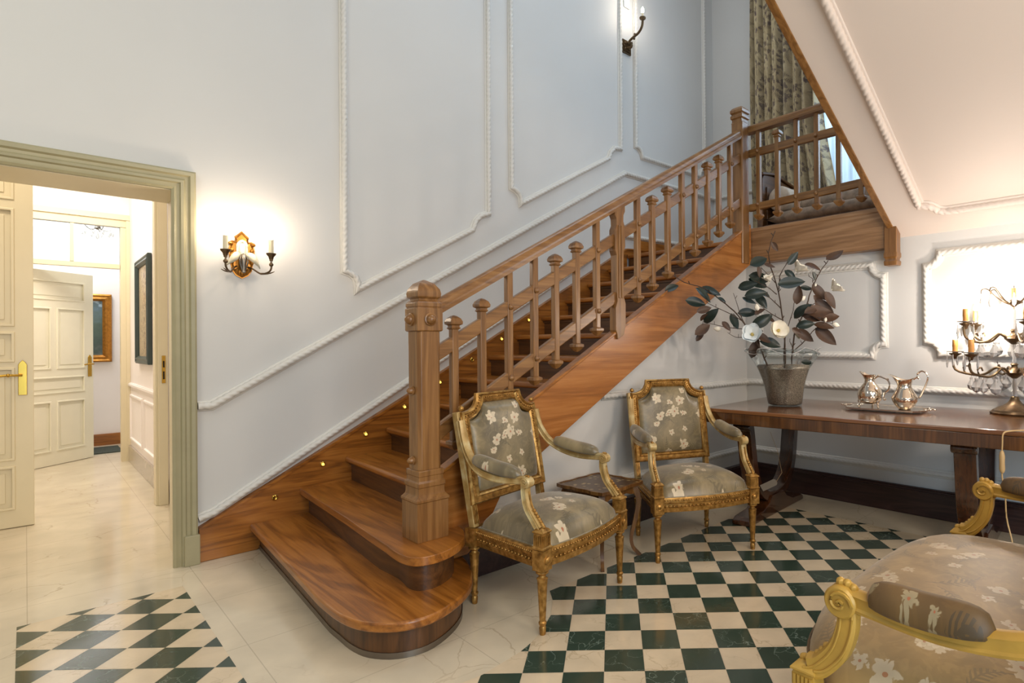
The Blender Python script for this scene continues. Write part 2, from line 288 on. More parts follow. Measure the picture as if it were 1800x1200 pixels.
# ------------------------------------------------------------------ mesh helpers
class MB:
    def __init__(s): s.v = []; s.f = []; s.m = []
    def add(s, vs, fs, mi=0):
        o = len(s.v); s.v += [tuple(p) for p in vs]; s.f += [tuple(i+o for i in f) for f in fs]; s.m += [mi]*len(fs); return s
    def box(s, x0, x1, y0, y1, z0, z1, mi=0, T=None):
        vs = [(x, y, z) for z in (z0, z1) for y in (y0, y1) for x in (x0, x1)]
        if T: vs = [T @ Vector(p) for p in vs]
        return s.add(vs, [(0, 2, 3, 1), (4, 5, 7, 6), (0, 1, 5, 4), (2, 6, 7, 3), (0, 4, 6, 2), (1, 3, 7, 5)], mi)
    def prism(s, poly, ax, a, b, mi=0):
        """extrude a 2-D polygon along axis ax from a to b"""
        def P(p, t): return {'x': (t, p[0], p[1]), 'y': (p[0], t, p[1]), 'z': (p[0], p[1], t)}[ax]
        n = len(poly); vs = [P(p, a) for p in poly] + [P(p, b) for p in poly]
        fs = [tuple(range(n))[::-1], tuple(range(n, 2*n))] + [(i, (i+1) % n, n+(i+1) % n, n+i) for i in range(n)]
        return s.add(vs, fs, mi)
    def lathe(s, prof, seg=24, c=(0, 0, 0), mi=0, fn=None, T=None):
        vs = []; fs = []; n = len(prof)
        for i in range(seg):
            a = 2*pi*i/seg
            for (r, z) in prof:
                rr, zz = (r, z) if fn is None else fn(r, z, a)
                p = Vector((rr*cos(a), rr*sin(a), zz))
                if T: p = T @ p
                vs.append((p[0]+c[0], p[1]+c[1], p[2]+c[2]))
        for i in range(seg):
            j = (i+1) % seg
            for k in range(n-1): fs.append((i*n+k, j*n+k, j*n+k+1, i*n+k+1))
        if prof[0][0] > 1e-5: fs.append(tuple(i*n for i in range(seg))[::-1])
        if prof[-1][0] > 1e-5: fs.append(tuple(i*n+n-1 for i in range(seg)))
        return s.add(vs, fs, mi)
    def sweep(s, path, prof, closed=False, up=(0, 0, 1), mi=0, scale=None, caps=True, tw=None):
        """sweep a closed profile (u = side, v = up) along a path with mitred frames"""
        n = len(path); P = [Vector(p) for p in path]; k = len(prof); vs = []
        for i in range(n):
            a = P[i-1] if (i > 0 or closed) else None; b = P[(i+1) % n] if (i < n-1 or closed) else None
            t1 = (P[i]-a).normalized() if a is not None else None; t2 = (b-P[i]).normalized() if b is not None else None
            t = ((t1 if t1 else t2)+(t2 if t2 else t1)).normalized()
            U = Vector(up(i)) if callable(up) else Vector(up)
            sd = t.cross(U)
            if sd.length < 1e-4: sd = t.cross(Vector((.3, 1, .1)))
            sd.normalize(); upv = sd.cross(t).normalized()
            ml = 1.0
            if t1 and t2:
                c = max(.35, t1.dot(t)); ml = 1/c
                # mitre only sideways when turn is in the side plane
                w = (t2-t1)
                ms = 1+(ml-1)*min(1, abs(w.normalized().dot(sd))) if w.length > 1e-6 else 1
                mu = 1+(ml-1)*min(1, abs(w.normalized().dot(upv))) if w.length > 1e-6 else 1
            else: ms = mu = 1
            sc = scale(i/(n-1)) if scale else 1
            for (u, v) in (prof if tw is None else tw(i, prof)):
                vs.append(P[i]+sd*(u*ms*sc)+upv*(v*mu*sc))
        fs = []
        for i in range(n if closed else n-1):
            j = (i+1) % n
            for q in range(k): fs.append((i*k+q, i*k+(q+1) % k, j*k+(q+1) % k, j*k+q))
        if caps and not closed: fs += [tuple(range(k))[::-1], tuple((n-1)*k+q for q in range(k))]
        return s.add(vs, fs, mi)
    def tube(s, path, r, seg=8, mi=0, closed=False, scale=None):
        pr = [(r*cos(2*pi*i/seg), r*sin(2*pi*i/seg)) for i in range(seg)]
        return s.sweep(path, pr, closed, mi=mi, scale=scale)
    def beam(s, a, b, w, h, up=(0, 0, 1), mi=0):
        return s.sweep([a, b], [(-w/2, -h/2), (w/2, -h/2), (w/2, h/2), (-w/2, h/2)], up=up, mi=mi)
    def ball(s, c, r, seg=12, mi=0, sz=1):
        return s.lathe([(0, -r*sz)]+[(r*sin(pi*i/8), -r*sz*cos(pi*i/8)) for i in range(1, 8)]+[(0, r*sz)], seg, c, mi)
def build(name, mb, mats, parent=None, smooth=35, bevel=0, kind=None, seg=2, solid=0):
    me = bpy.data.meshes.new(name); me.from_pydata([tuple(v) for v in mb.v], [], mb.f)
    mats = mats if isinstance(mats, (list, tuple)) else [mats]
    for m in mats: me.materials.append(M[m] if isinstance(m, str) else m)
    me.polygons.foreach_set('material_index', mb.m)
    me.polygons.foreach_set('use_smooth', [bool(smooth)]*len(mb.f))
    me.update(); 
    import bmesh
    bm = bmesh.new(); bm.from_mesh(me); bmesh.ops.remove_doubles(bm, verts=bm.verts, dist=1e-6); bmesh.ops.recalc_face_normals(bm, faces=bm.faces); bm.to_mesh(me); bm.free()
    if smooth: me.set_sharp_from_angle(angle=R(smooth))
    o = bpy.data.objects.new(name, me); COL.objects.link(o)
    if parent is not None:
        o.parent = parent
        if parent.get('_w'): o.location = tuple(-x for x in parent['_w'])
    if kind: o['kind'] = kind
    if bevel:
        b = o.modifiers.new('bevel', 'BEVEL'); b.width = bevel; b.segments = seg; b.limit_method = 'ANGLE'; b.angle_limit = R(40); b.harden_normals = False
    if solid:
        b = o.modifiers.new('solid', 'SOLIDIFY'); b.thickness = solid; b.offset = 0
    return o
def thing(name, label, cat, loc=(0, 0, 0), rz=0, group=None, world=False):
    """an Empty at the base of a thing; with world=True its parts are modelled in world coordinates"""
    o = bpy.data.objects.new(name, None); COL.objects.link(o); o.location = loc; o.rotation_euler = (0, 0, rz)
    o.empty_display_size = .1
    o['label'] = label; o['category'] = cat
    if group: o['group'] = group
    if world: o['_w'] = list(loc)
    return o
def tag(o, label, cat, group=None):
    o['label'] = label; o['category'] = cat
    if group: o['group'] = group
    return o
def subpart(o, parent_part):
    """make o (built in the same frame) a child of parent_part"""
    o.parent = parent_part; o.location = (0, 0, 0); return o
def copy_tree(root, loc, rz, label):
    r = root.copy(); COL.objects.link(r); r.location = loc; r.rotation_euler = (0, 0, rz); r['label'] = label
    for ch in root.children:
        c = ch.copy(); COL.objects.link(c); c.parent = r
        for g in ch.children:
            d = g.copy(); COL.objects.link(d); d.parent = c
    return r
def struct(name, mb, mats, **k): return build(name, mb, mats, kind='structure', **k)
def arc(cx, cy, r, a0, a1, n=8): return [(cx+r*cos(R(a0+(a1-a0)*i/n)), cy+r*sin(R(a0+(a1-a0)*i/n))) for i in range(n+1)]

# ------------------------------------------------------------------ camera (measured from the tile grid of the floor)
F = 1013.657; yaw = R(45-1.062); pitch = R(.1476); roll = R(-.4516); H = 1.2118
fw = Vector((cos(yaw)*cos(pitch), sin(yaw)*cos(pitch), sin(pitch))); rt = Vector((sin(yaw), -cos(yaw), 0)); uu = rt.cross(fw)
r2 = rt*cos(roll)+uu*sin(roll); u2 = -rt*sin(roll)+uu*cos(roll)
cd = bpy.data.cameras.new('camera'); cam = bpy.data.objects.new('camera', cd); COL.objects.link(cam)
mw = Matrix((r2, u2, -fw)).transposed().to_4x4(); mw.translation = (0, 0, H); cam.matrix_world = mw
cd.sensor_width = 36; cd.sensor_fit = 'HORIZONTAL'; cd.lens = F/1800*36; cd.shift_x = -196.1/1800; cd.shift_y = -.75/1800
cd.clip_start = .05; bpy.context.scene.camera = cam

YL, XB, YU, XF, ZL = 3.98, 4.30, 2.675, 5.69, 2.08     # stair wall, table wall, wall under the stairs, window wall, landing height
# ------------------------------------------------------------------ floor with marble check patches
struct('floor', MB().box(-3.2, 4.3, -2.6, 10.2, -.12, 0), 'floor', smooth=0)
def clip(poly, inside, cut):
    out = []
    for i in range(len(poly)):
        a, b = poly[i], poly[(i+1) % len(poly)]; ia, ib = inside(a), inside(b)
        if ia: out.append(a)
        if ia != ib:
            lo, hi = 0., 1.
            for _ in range(24):
                m = (lo+hi)/2; p = (a[0]+(b[0]-a[0])*m, a[1]+(b[1]-a[1])*m)
                if inside(p) == ia: lo = m
                else: hi = m
            out.append((a[0]+(b[0]-a[0])*lo, a[1]+(b[1]-a[1])*lo))
    return out
def patch(name, tests, gx0, gx1, gy0, gy1, ox, oy, par, z=.0015):
    mb = MB(); S = .15
    for i in range(gx0, gx1):
        for j in range(gy0, gy1):
            q = []
            for a, b in ((i, j), (i+1, j), (i+1, j+1), (i, j+1)):
                u = (a-ox)*S; v = (b+oy)*S; q.append(((u+v)/sqrt(2), (v-u)/sqrt(2)))
            for t in tests:
                if q: q = clip(q, t, None)
            if len(q) < 3: continue
            cx = sum(p[0] for p in q)/len(q); cy = sum(p[1] for p in q)/len(q)
            q = [(cx+(p[0]-cx)*.993, cy+(p[1]-cy)*.993) for p in q]
            mb.add([(p[0], p[1], z) for p in q], [tuple(range(len(q)))], (i+j+par) % 2)
    return struct(name, mb, ['tile_b', 'tile_g'], smooth=0)
patch('floor.001', [lambda p: p[1] < 2.226, lambda p: p[0] < 3.852, lambda p: (p[0]-1.15)**2+(p[1]-2.55)**2 > .705**2, lambda p: p[0] > .9, lambda p: p[1] > -1.5],
      -30, 40, -22, 25, .27823, 16.18033, 1)
patch('floor.002', [lambda p: p[1] < 3.632, lambda p: p[0] < .548, lambda p: p[0] > -.03, lambda p: p[1] > -1.2], -30, 20, -25, 20, .05, 16.69, 1)

# ------------------------------------------------------------------ walls
CX, CZ = .557, 2.071                                      # edge and height of the wide door opening
ZT = 6.2
wl = MB(); wl.box(CX+.045, XF+.15, YL, YL+.39, 0, ZT); wl.box(-3.2, CX+.045, YL, YL+.39, CZ, ZT); wl.box(-3.2, -1.15, YL, YL+.39, 0, CZ)
struct('wall_left', wl, 'wall', smooth=0)
wb = MB(); wb.box(XB, XB+.12, -2.6, YU+.0, 0, ZL-.12)
struct('wall_right', wb, 'wall', smooth=0)
NS = lambda k: (.915+.27*(k-1), .845+.2805*(k-1))           # nosing x of tread k at the wall, at the open side
strz = lambda x: .881+.568*(x-1.901)                       # top of the open stringer
strb = lambda x: .626+.570*(x-2.029)
wu = MB(); wu.prism([(1.43, 0), (XB, 0), (XB, strb(XB)+.06), (1.43, strb(1.43)+.02)], 'y', YU, YU+.06)
struct('wall_under_stairs', wu, 'wall', smooth=0)
# window wall on the landing
wf = MB(); wy0, wy1, wz0, wz1 = .75, 2.62, ZL+.55, ZL+2.6
wf.box(XF, XF+.2, -2.6, wy0, ZL-.3, ZT); wf.box(XF, XF+.2, wy1, YL, ZL-.3, ZT); wf.box(XF, XF+.2, wy0, wy1, ZL-.3, wz0); wf.box(XF, XF+.2, wy0, wy1, wz1, ZT)
struct('wall_far', wf, 'wall', smooth=0)
w = MB()
for (a, b, c, d) in ((wy0, wy0+.06, wz0, wz1), (wy1-.06, wy1, wz0, wz1), (wy0, wy1, wz0, wz0+.06), (wy0, wy1, wz1-.06, wz1), ((wy0+wy1)/2-.04, (wy0+wy1)/2+.04, wz0, wz1)):
    w.box(XF+.06, XF+.12, a, b, c, d)
w.box(XF+.085, XF+.092, wy0, wy1, wz0, wz1, 1)
struct('window_1', w, ['white', 'pane'], smooth=0)
# landing slab: plaster under, boards on top
ls = MB(); ls.box(XB+.13, XF, -2.6, YL, ZL-.12, ZL-.001); ls.box(XB+.005, XB+.13, 1.5, YL, ZL-.12, ZL-.001); struct('floor_landing', ls, 'oak_y', smooth=0)
# ceiling high above the stairwell, hall ceiling
struct('ceiling', MB().box(1.2, XF+.2, 1.3, YL+.39, ZT, ZT+.1), 'wall', smooth=0)

# ------------------------------------------------------------------ rope mouldings
def rope(name, segs, nrm, r=.017, board=.026, mat='rope', pitch=.038, hand=1):
    """segs: list of poly-lines lying on a wall with outward normal nrm"""
    mb = MB(); n = Vector(nrm)
    for path in segs:
        closed = len(path) > 2 and (Vector(path[0])-Vector(path[-1])).length < 1e-6
        if closed: path = path[:-1]
        P = [Vector(p) for p in path]; pts = []; L = 0; Ls = []
        rng = range(len(P)) if closed else range(len(P)-1)
        for i in rng:
            a, b = P[i], P[(i+1) % len(P)]; d = (b-a).length; k = max(1, int(d/.0062))
            for q in range(k): pts.append(a+(b-a)*q/k); Ls.append(L+d*q/k)
            L += d
        if not closed: pts.append(P[-1]); Ls.append(L)
        # backing strip
        w2 = board
        mb.sweep(P, [(-w2, .000), (w2, .000), (w2, .006), (w2-.006, .011), (-w2+.006, .011), (-w2, .006)], closed, up=nrm)
        K = 16
        def tw(i, prof):
            ph = Ls[i]/pitch*2*pi
            out = []
            for q in range(K):
                th = 2*pi*q/K; rr = r*(.72+.42*abs(sin(1.5*(th+hand*ph/3)))**.6); out.append((rr*cos(th), rr*sin(th)+r*.62+.006))
            return out
        mb.sweep(pts, [(0, 0)]*K, closed, up=nrm, tw=tw)
    return struct(name, mb, mat, smooth=60)
WL = lambda x, z: (x, YL-.001, z)
WBp = lambda y, z: (XB-.001, y, z)
def scoop(cx, cz, r, a0, a1): return arc(cx, cz, r, a0, a1, 7)
sl = .59
# tall panels on the stair wall
def panel(x0, x1, zb0, zb1, r0, r1):
    p = [(x0, 5.9), (x0, zb0)] + [(x0+.07*t, zb0-.0-.10*t**1.6*1.0) for t in (.25, .5, .75, 1)] + [(x0+.075, zb0-.13)]
    q = [(x1, 5.9), (x1, zb1)]
    return p, q
tr = 1
def add_panel(pts, name=None):
    global tr
    rope('trim_%d' % tr, [[WL(*p) for p in pts]], (0, -1, 0)); tr += 1
add_panel([(1.47, 6.0), (1.467, 1.70), (1.50, 1.69), (1.535, 1.665), (1.55, 1.63), (1.552, 1.585), (2.43, 2.103), (2.455, 2.17), (2.50, 2.22), (2.575, 2.25), (2.582, 6.0)])
add_panel([(2.802, 6.0), (2.797, 2.50), (2.83, 2.49), (2.87, 2.465), (2.89, 2.43), (2.895, 2.387), (3.93, 2.998), (3.955, 3.06), (4.01, 3.115), (4.10, 3.13), (4.105, 6.0)])
add_panel([(4.325, 6.0), (4.322, 3.205), (4.36, 3.20), (4.40, 3.17), (4.42, 3.117), (5.40, 3.12), (5.42, 3.18), (5.46, 3.2), (5.50, 3.2), (5.50, 6.0)])
rope('trim_4', [[WL(.67, .873), WL(.735, .873), WL(4.157, 2.898), WL(5.68, 2.9)]], (0, -1, 0), .019, .03)
rope('trim_5', [[WL(.67, .244), WL(.74, .262), WL(4.15, 2.27), WL(5.68, 2.30)]], (0, -1, 0), .017, .028)
# mouldings on the table wall and under the stairs
def notch(y0, y1, z0, z1, r):
    """closed panel outline with scooped corners; y0>y1"""
    p = []
    p += [(y0-r, z1)] + [(y1+r, z1)] + [(y1+r-r*.8*sin(R(a)), z1-r+r*.8*cos(R(a))-.0) for a in ()]
    def q(cy, cz, a0, a1): return [(cy+r*.86*cos(R(a0+(a1-a0)*i/6)), cz+r*.86*sin(R(a0+(a1-a0)*i/6))) for i in range(7)]
    out = [(y0-r, z1), (y1+r, z1)] + q(y1, z1, 0, -90)[0:] + [(y1, z1-r), (y1, z0+r)] + q(y1, z0, 90, 0) + [(y1+r, z0), (y0-r, z0)] + q(y0, z0, 180, 90) + [(y0, z0+r), (y0, z1-r)] + q(y0, z1, 270, 180)
    out.append(out[0]); return out
for k, (a, b, c, d) in enumerate(((2.54, 1.53, 1.10, 1.762), (1.245, -.25, 1.117, 1.80), (-.5, -2, 1.117, 1.80))):
    rope('trim_%d' % (6+k), [[WBp(*p) for p in notch(a, b, c, d, .10)]], (-1, 0, 0), .018, .03, hand=-1)
rope('trim_9', [[WBp(YU, .868), WBp(-2.5, .868)]], (-1, 0, 0), .017, .028)
rope('trim_10', [[WBp(YU, .305), WBp(-2.5, .305)]], (-1, 0, 0), .014, .028)
rope('trim_11', [[(2.56, YU-.001, .868), (XB, YU-.001, .868)]], (0, -1, 0), .017, .028)
rope('trim_12', [[(1.5, YU-.001, .305), (XB, YU-.001, .305)]], (0, -1, 0), .014, .028)
def skirting(name, x0, x1, y0, y1, h, mat, t=.02): pass
sk = MB(); sk.box(XB-.028, XB, -2.6, YU, 0, .185); sk.box(XB-.034, XB, -2.6, YU, .165, .175); sk.box(XB-.02, XB, -2.6, YU, .185, .195)
struct('baseboard_right', sk, 'skirt', smooth=0, bevel=.003)
sk = MB(); sk.box(1.42, XB-.028, YU-.045, YU, 0, .185); sk.box(1.42, XB-.034, YU-.05, YU, .165, .175)
struct('baseboard_under_stairs', sk, 'skirt', smooth=0, bevel=.003)
rope('trim_13', [[(XF-.001, YL, 2.9), (XF-.001, 3.0, 2.9)]], (-1, 0, 0), .015, .024)

# ------------------------------------------------------------------ staircase
st = thing('staircase', 'brown oak staircase with bullnose bottom steps climbing along the white wall', 'staircase', (2.4, 3.2, 0), world=True)
def smooth_poly(pts, n=3):
    P = [Vector(p) for p in pts]; out = []
    for i in range(len(P)-1):
        p0 = P[max(0, i-1)]; p1 = P[i]; p2 = P[i+1]; p3 = P[min(len(P)-1, i+2)]
        for k in range(n):
            t = k/n; out.append(tuple(.5*((2*p1)+(-p0+p2)*t+(2*p0-5*p1+4*p2-p3)*t*t+(-p0+3*p1-3*p2+p3)*t**3)))
    out.append(tuple(P[-1])); return out
def curved(n): return n
def nose_arc(cx, cy, r, x_start, end):  pass
for k in range(1, 13):
    xa, xb = NS(k); z = .16*k; xa2, xb2 = NS(k+1)
    tm = 'oak_y'
    if k == 1:
        edge = [(xa, YL-.03), (.872, 3.12), (.842, 2.60)] + smooth_poly([(.842, 2.50), (.850, 2.36), (.885, 2.235), (.97, 2.135), (1.09, 2.10), (1.235, 2.15), (1.36, 2.25), (1.455, 2.41), (1.50, 2.55), (1.51, 2.61)], 4)
        poly = edge + [(1.51, 2.62), (xb2+.08, 2.62), (xa2+.08, YL-.03)]
    elif k == 2:
        edge = [(xa, YL-.03), (1.146, 3.1), (1.122, 2.75)] + smooth_poly([(1.112, 2.55), (1.103, 2.45), (1.106, 2.36), (1.135, 2.298), (1.215, 2.275), (1.32, 2.31), (1.405, 2.385), (1.455, 2.48), (1.47, 2.56), (1.47, 2.61)], 4)
        poly = edge + [(1.48, 2.62), (xb2+.08, 2.62), (xa2+.08, YL-.03)]
    else:
        poly = [(xa, YL-.03), (xb, 2.575), (xb2+.05, 2.575), (xa2+.05, YL-.03)]
    t = MB(); t.prism(poly, 'z', z-.038, z)
    build('tread', t, tm, st, smooth=30, bevel=.014, seg=4)
    ins = .04
    rb = MB()
    if k <= 2:
        cx, cy = (1.16, 2.5) if k == 1 else (1.28, 2.5)
        e2 = []
        for p in edge[2:]:
            d = Vector((cx-p[0], cy-p[1])); d.normalize(); e2.append((p[0]+d.x*.05, p[1]+d.y*.05))
        e2 = [(edge[0][0]+.05, YL-.03)] + e2
        base = e2 + [(e2[-1][0], 2.63), (xb2+.10, 2.63), (xa2+.10, YL-.03)]
        rb.prism(base, 'z', z-.16+(0.001 if k == 1 else 0), z-.038)
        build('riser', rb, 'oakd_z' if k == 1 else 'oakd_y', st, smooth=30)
        if k == 1:      # worn plinth band at the foot of the first step
            pl = MB(); pl.sweep([(p[0], p[1], .012) for p in e2], [(-.006, -.012), (.004, -.012), (.004, .012), (-.006, .012)]); build('shoe_moulding', pl, 'cyan', st)
            # small cove under the nosing
        cv = MB(); cv.sweep([(p[0], p[1], z-.044) for p in e2], [(-.012, -.008), (.006, -.008), (.006, .006), (-.012, .006)]); build('cove_moulding', cv, 'oakd_y', st)
    else:
        rb.add([(xa+ins, YL-.03, z-.16), (xb+ins, 2.575, z-.16), (xb+ins, 2.575, z-.038), (xa+ins, YL-.03, z-.038), (xa+ins+.02, YL-.03, z-.16), (xb+ins+.02, 2.575, z-.16), (xb+ins+.02, 2.575, z-.038), (xa+ins+.02, YL-.03, z-.038)],
               [(0, 1, 2, 3), (4, 7, 6, 5), (0, 4, 5, 1), (1, 5, 6, 2), (2, 6, 7, 3), (3, 7, 4, 0)])
        rb.beam((xa+ins-.006, YL-.03, z-.046), (xb+ins-.006, 2.575, z-.046), .016, .016)
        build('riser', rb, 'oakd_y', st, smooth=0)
xa, xb = NS(13)
r13 = MB(); r13.add([(xa+.03, YL-.03, ZL-.16), (xb+.03, 2.6, ZL-.16), (xb+.03, 2.6, ZL), (xa+.03, YL-.03, ZL), (xa+.05, YL-.03, ZL-.16), (xb+.05, 2.6, ZL-.16), (xb+.05, 2.6, ZL), (xa+.05, YL-.03, ZL)],
                    [(0, 1, 2, 3), (4, 7, 6, 5), (0, 4, 5, 1), (1, 5, 6, 2), (2, 6, 7, 3), (3, 7, 4, 0)])
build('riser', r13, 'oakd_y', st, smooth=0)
t = MB(); t.prism([(xa-.0, YL-.03), (xb-.0, 2.6), (XB+.06, 2.6), (XB+.06, YL-.03)], 'z', ZL-.035, ZL+.002); build('landing_nosing', t, 'oak_y', st, bevel=.01)
# wall string (wide board along the wall) with its bead and the row of little lights
ws = MB(); zt = lambda x: .183+.542*0+ (.183*0) + (x-.665)*.5418
zt = lambda x: .183+(x-.665)*.5418 if x < 1.9 else .852+(x-1.9)*.585
ws.prism([(.67, 0.001), (.95, 0.001), (1.5, .3), (4.16, ZL-.16), (4.16, ZL), (4.35, ZL), (4.35, zt(4.1)+.02), (4.15, zt(4.1)), (1.9, zt(1.9)), (.67, zt(.67))], 'y', YL-.03, YL)
wstr = build('wall_string', ws, 'oak_x', st, smooth=0, bevel=.003)
cap = MB(); cap.sweep([(.67, YL-.02, zt(.67)), (1.9, YL-.02, zt(1.9)), (4.15, YL-.02, zt(4.1)), (XF-.01, YL-.02, ZL+.17)], [(-.018, -.008), (.018, -.008), (.018, .006), (-.018, .01)], up=(0, 0, 1)); build('string_cap', cap, 'oak_x', st)
sk2 = MB(); sk2.box(4.35, XF, YL-.025, YL, ZL, ZL+.17); build('landing_skirting', sk2, 'oak_x', st, smooth=0)
# triangular lower board behind the steps
sb = MB(); sb.prism([(.68, .002), (1.9, .66), (1.9, .70), (.68, .03)], 'y', YL-.034, YL-.03)
for i in range(13):
    x = 1.045+.2715*i; z = .291+.1595*i
    l = MB(); T = Matrix.Translation((x, YL-.03, z)) @ Matrix.Rotation(R(90), 4, 'X')
    l.lathe([(0.0105, -.001), (.0165, 0), (.0165, .006), (.012, .010), (.0085, .008)], 16, T=T)
    lo = build('step_light', l, 'brass', wstr); lo.location = (0, 0, 0)
    if i not in (0, 5):
        g = MB(); g.lathe([(.0085, .004), (.008, .009), (0, .010)], 12, T=T); go = build('lens', g, 'led', wstr); go.location = (0, 0, 0); go.parent = wstr
# open stringer
x0s = 1.38
os_ = MB(); os_.prism([(x0s, .16), (1.52, .165), (1.60, .30*0+.22), (1.75, strb(1.75)), (4.19, strb(4.19)), (4.19, strz(4.19)), (x0s, strz(x0s))], 'y', 2.555, 2.60)
build('open_stringer', os_, 'stringer', st, smooth=0, bevel=.004)
sc = MB(); sc.prism([(1.38, strz(1.38)-.002), (4.17, strz(4.17)-.002), (4.17, strz(4.17)+.018), (1.38, strz(1.38)+.018)], 'y', 2.545, 2.61); build('stringer_cap', sc, 'oak_x', st, smooth=0, bevel=.004)
# dark panel between first steps and wall under the stringer
sp = MB(); sp.prism([(1.42, 0.002), (2.2, 0.002), (2.2, strb(2.2)+.06), (1.42, strz(1.42)-.04)], 'y', 2.615, 2.655)
# ------------------------------------------------------------------ stair railing
RY = 2.566
ra = thing('stair_railing', 'brown wooden stair railing with square newel, capped short balusters and drop finials', 'railing', (2.6, RY, .32), world=True)
def sq_lathe(mb, cx, cy, prof, ch=0, ry=1):
    """stack of square sections: prof = [(half, z)], ch = chamfer"""
    vs = []; 
    for (h, z) in prof:
        c = min(ch, h*.5) if ch else 0
        if c: q = [(-h+c, -h), (h-c, -h), (h, -h+c), (h, h-c), (h-c, h), (-h+c, h), (-h, h-c), (-h, -h+c)]
        else: q = [(-h, -h), (h, -h), (h, h), (-h, h)]
        vs += [(cx+a, cy+b*ry, z) for a, b in q]
    k = 8 if ch else 4; n = len(prof)
    fs = [(i*k+q, i*k+(q+1) % k, (i+1)*k+(q+1) % k, (i+1)*k+q) for i in range(n-1) for q in range(k)] + [tuple(range(k))[::-1], tuple((n-1)*k+q for q in range(k))]
    mb.add(vs, fs)
def newel(cx, cy, z0, full=True):
    a = MB()
    if full:
        sq_lathe(a, cx, cy, [(.076, z0), (.076, z0+.175), (.080, z0+.178), (.080, z0+.188), (.066, z0+.205), (.064, z0+.215), (.064, z0+.24), (.067, z0+.243), (.067, z0+.262), (.06, z0+.268), (.06, z0+.29), (.062, z0+.292), (.062, z0+.315), (.056, z0+.318)])
        sq_lathe(a, cx, cy, [(.056, z0+.318), (.056, z0+.345), (.0555, z0+.36), (.0555, z0+.88), (.056, z0+.90), (.056, z0+.95)], .014)
        top = z0+.95
    else:
        sq_lathe(a, cx, cy, [(.05, z0), (.05, 3.06)], .01); top = 2.86
    po = build('newel_post', a, 'rail_z', ra, smooth=25, bevel=.003)
    h = MB(); s = 1 if full else .8; t = top
    sq_lathe(h, cx, cy, [(.0565*s, t), (.062*s, t+.004), (.062*s, t+.105*s), (.056*s, t+.11*s), (.060*s, t+.115*s), (.060*s, t+.13*s), (.046*s, t+.145*s), (.046*s, t+.15*s), (.056*s, t+.158*s), (.058*s, t+.175*s), (.054*s, t+.195*s), (.036*s, t+.222*s), (.012*s, t+.236*s), (0.003, t+.24*s)])
    hd = build('newel_head', h, 'rail_z', po, smooth=25, bevel=.002); hd.location = (0, 0, 0)
    btns = []
    if full:
        for dx, dy in ((0, -1), (-1, 0), (0, 1), (1, 0)):
            btns += [(cx+dx*.062, cy+dy*.062, t+.055, dx, dy, .03)]
        btns += [(cx-.056, cy, z0+.68, -1, 0, .02), (cx-.056, cy, z0+.36, -1, 0, .02)]
        for (x, y, z, dx, dy, r) in btns:
            b = MB(); T = Matrix.Translation((x, y, z)) @ (Matrix.Rotation(R(90)*(1 if dy < 0 else -1), 4, 'X') if dy else Matrix.Rotation(R(90)*dx, 4, 'Y'))
            b.lathe([(r, 0), (r, .006), (r*.8, .008), (r*.78, .012), (r*.6, .022), (r*.3, .028), (0, .03)], 20, T=T)
            bo = build('round_button', b, 'rail_x', po); bo.location = (0, 0, 0)
    return po
newel(1.288, 2.53, .32)
# upper corner newel
a = MB(); nx, ny = 4.09, 2.592
sq_lathe(a, nx, ny, [(.052, 1.85), (.052, 3.0)], .008); pn = build('newel_post', a, 'rail_z', ra, smooth=25)
h = MB(); sq_lathe(h, nx, ny, [(.052, 3.0), (.046, 3.01), (.046, 3.03), (.056, 3.04), (.056, 3.06), (.05, 3.066), (.048, 3.075), (.058, 3.085), (.058, 3.105), (.045, 3.125), (.02, 3.14), (.003, 3.142)])
hh = build('newel_head', h, 'rail_z', pn, smooth=25); hh.location = (0, 0, 0)
zh = lambda x: 1.397+.567*(x-1.387)            # centre of hand rail
zm = lambda x: 1.176+.576*(x-1.386)
zl = lambda x: .800+.583*(x-1.390)
hp = [(-.034, -.03), (.034, -.03), (.036, -.012), (.028, -.004), (.030, .012), (.024, .026), (.010, .034), (-.010, .034), (-.024, .026), (-.030, .012), (-.028, -.004), (-.036, -.012)]
hr = MB(); hr.sweep([(1.34, RY, zh(1.34)), (3.96, RY, zh(3.96)), (4.05, RY+.015, zh(4.0)+.025)], hp); build('handrail', hr, 'rail_x', ra, smooth=40)
for nm, fn in (('middle_rail', zm), ('lower_rail', zl)):
    b = MB(); b.beam((1.34, RY, fn(1.34)), (4.06, RY+.012, fn(4.06)), .036, .066); build(nm, b, 'rail_x', ra, smooth=0, bevel=.006)
LONG = [1.784, 1.953, 2.428, 2.80, 3.275, 3.431, 3.898]; SHORT = [1.461, 1.619, 2.103, 2.263, 2.95, 3.114, 3.589, 3.74]
def baluster(cx, cy, z0, z1, cap, axis='z', axis_along='x'):
    m = MB(); w = .0185
    sq_lathe(m, cx, cy, [(w, z0), (w, z1)], .004)
    # drop finial
    sq_lathe(m, cx, cy, [(w, z0), (.031, z0-.006), (.031, z0-.02), (.026, z0-.026), (.016, z0-.042), (.005, z0-.05)], 0)
    if cap: sq_lathe(m, cx, cy, [(w, z1-.012), (.026, z1-.006), (.021, z1), (.021, z1+.008), (.032, z1+.014), (.033, z1+.026), (.026, z1+.042), (.012, z1+.054), (.003, z1+.058)])
    return build('baluster', m, 'rail_z', ra, smooth=25, bevel=.0015)
def rbutton(x, y, z, nrm, r=.0135):
    b = MB(); T = Matrix.Translation((x, y, z)) @ Vector(nrm).to_track_quat('Z', 'Y').to_matrix().to_4x4()
    b.lathe([(r, 0), (r, .004), (r*.85, .007), (r*.5, .012), (0, .014)], 14, T=T); return b
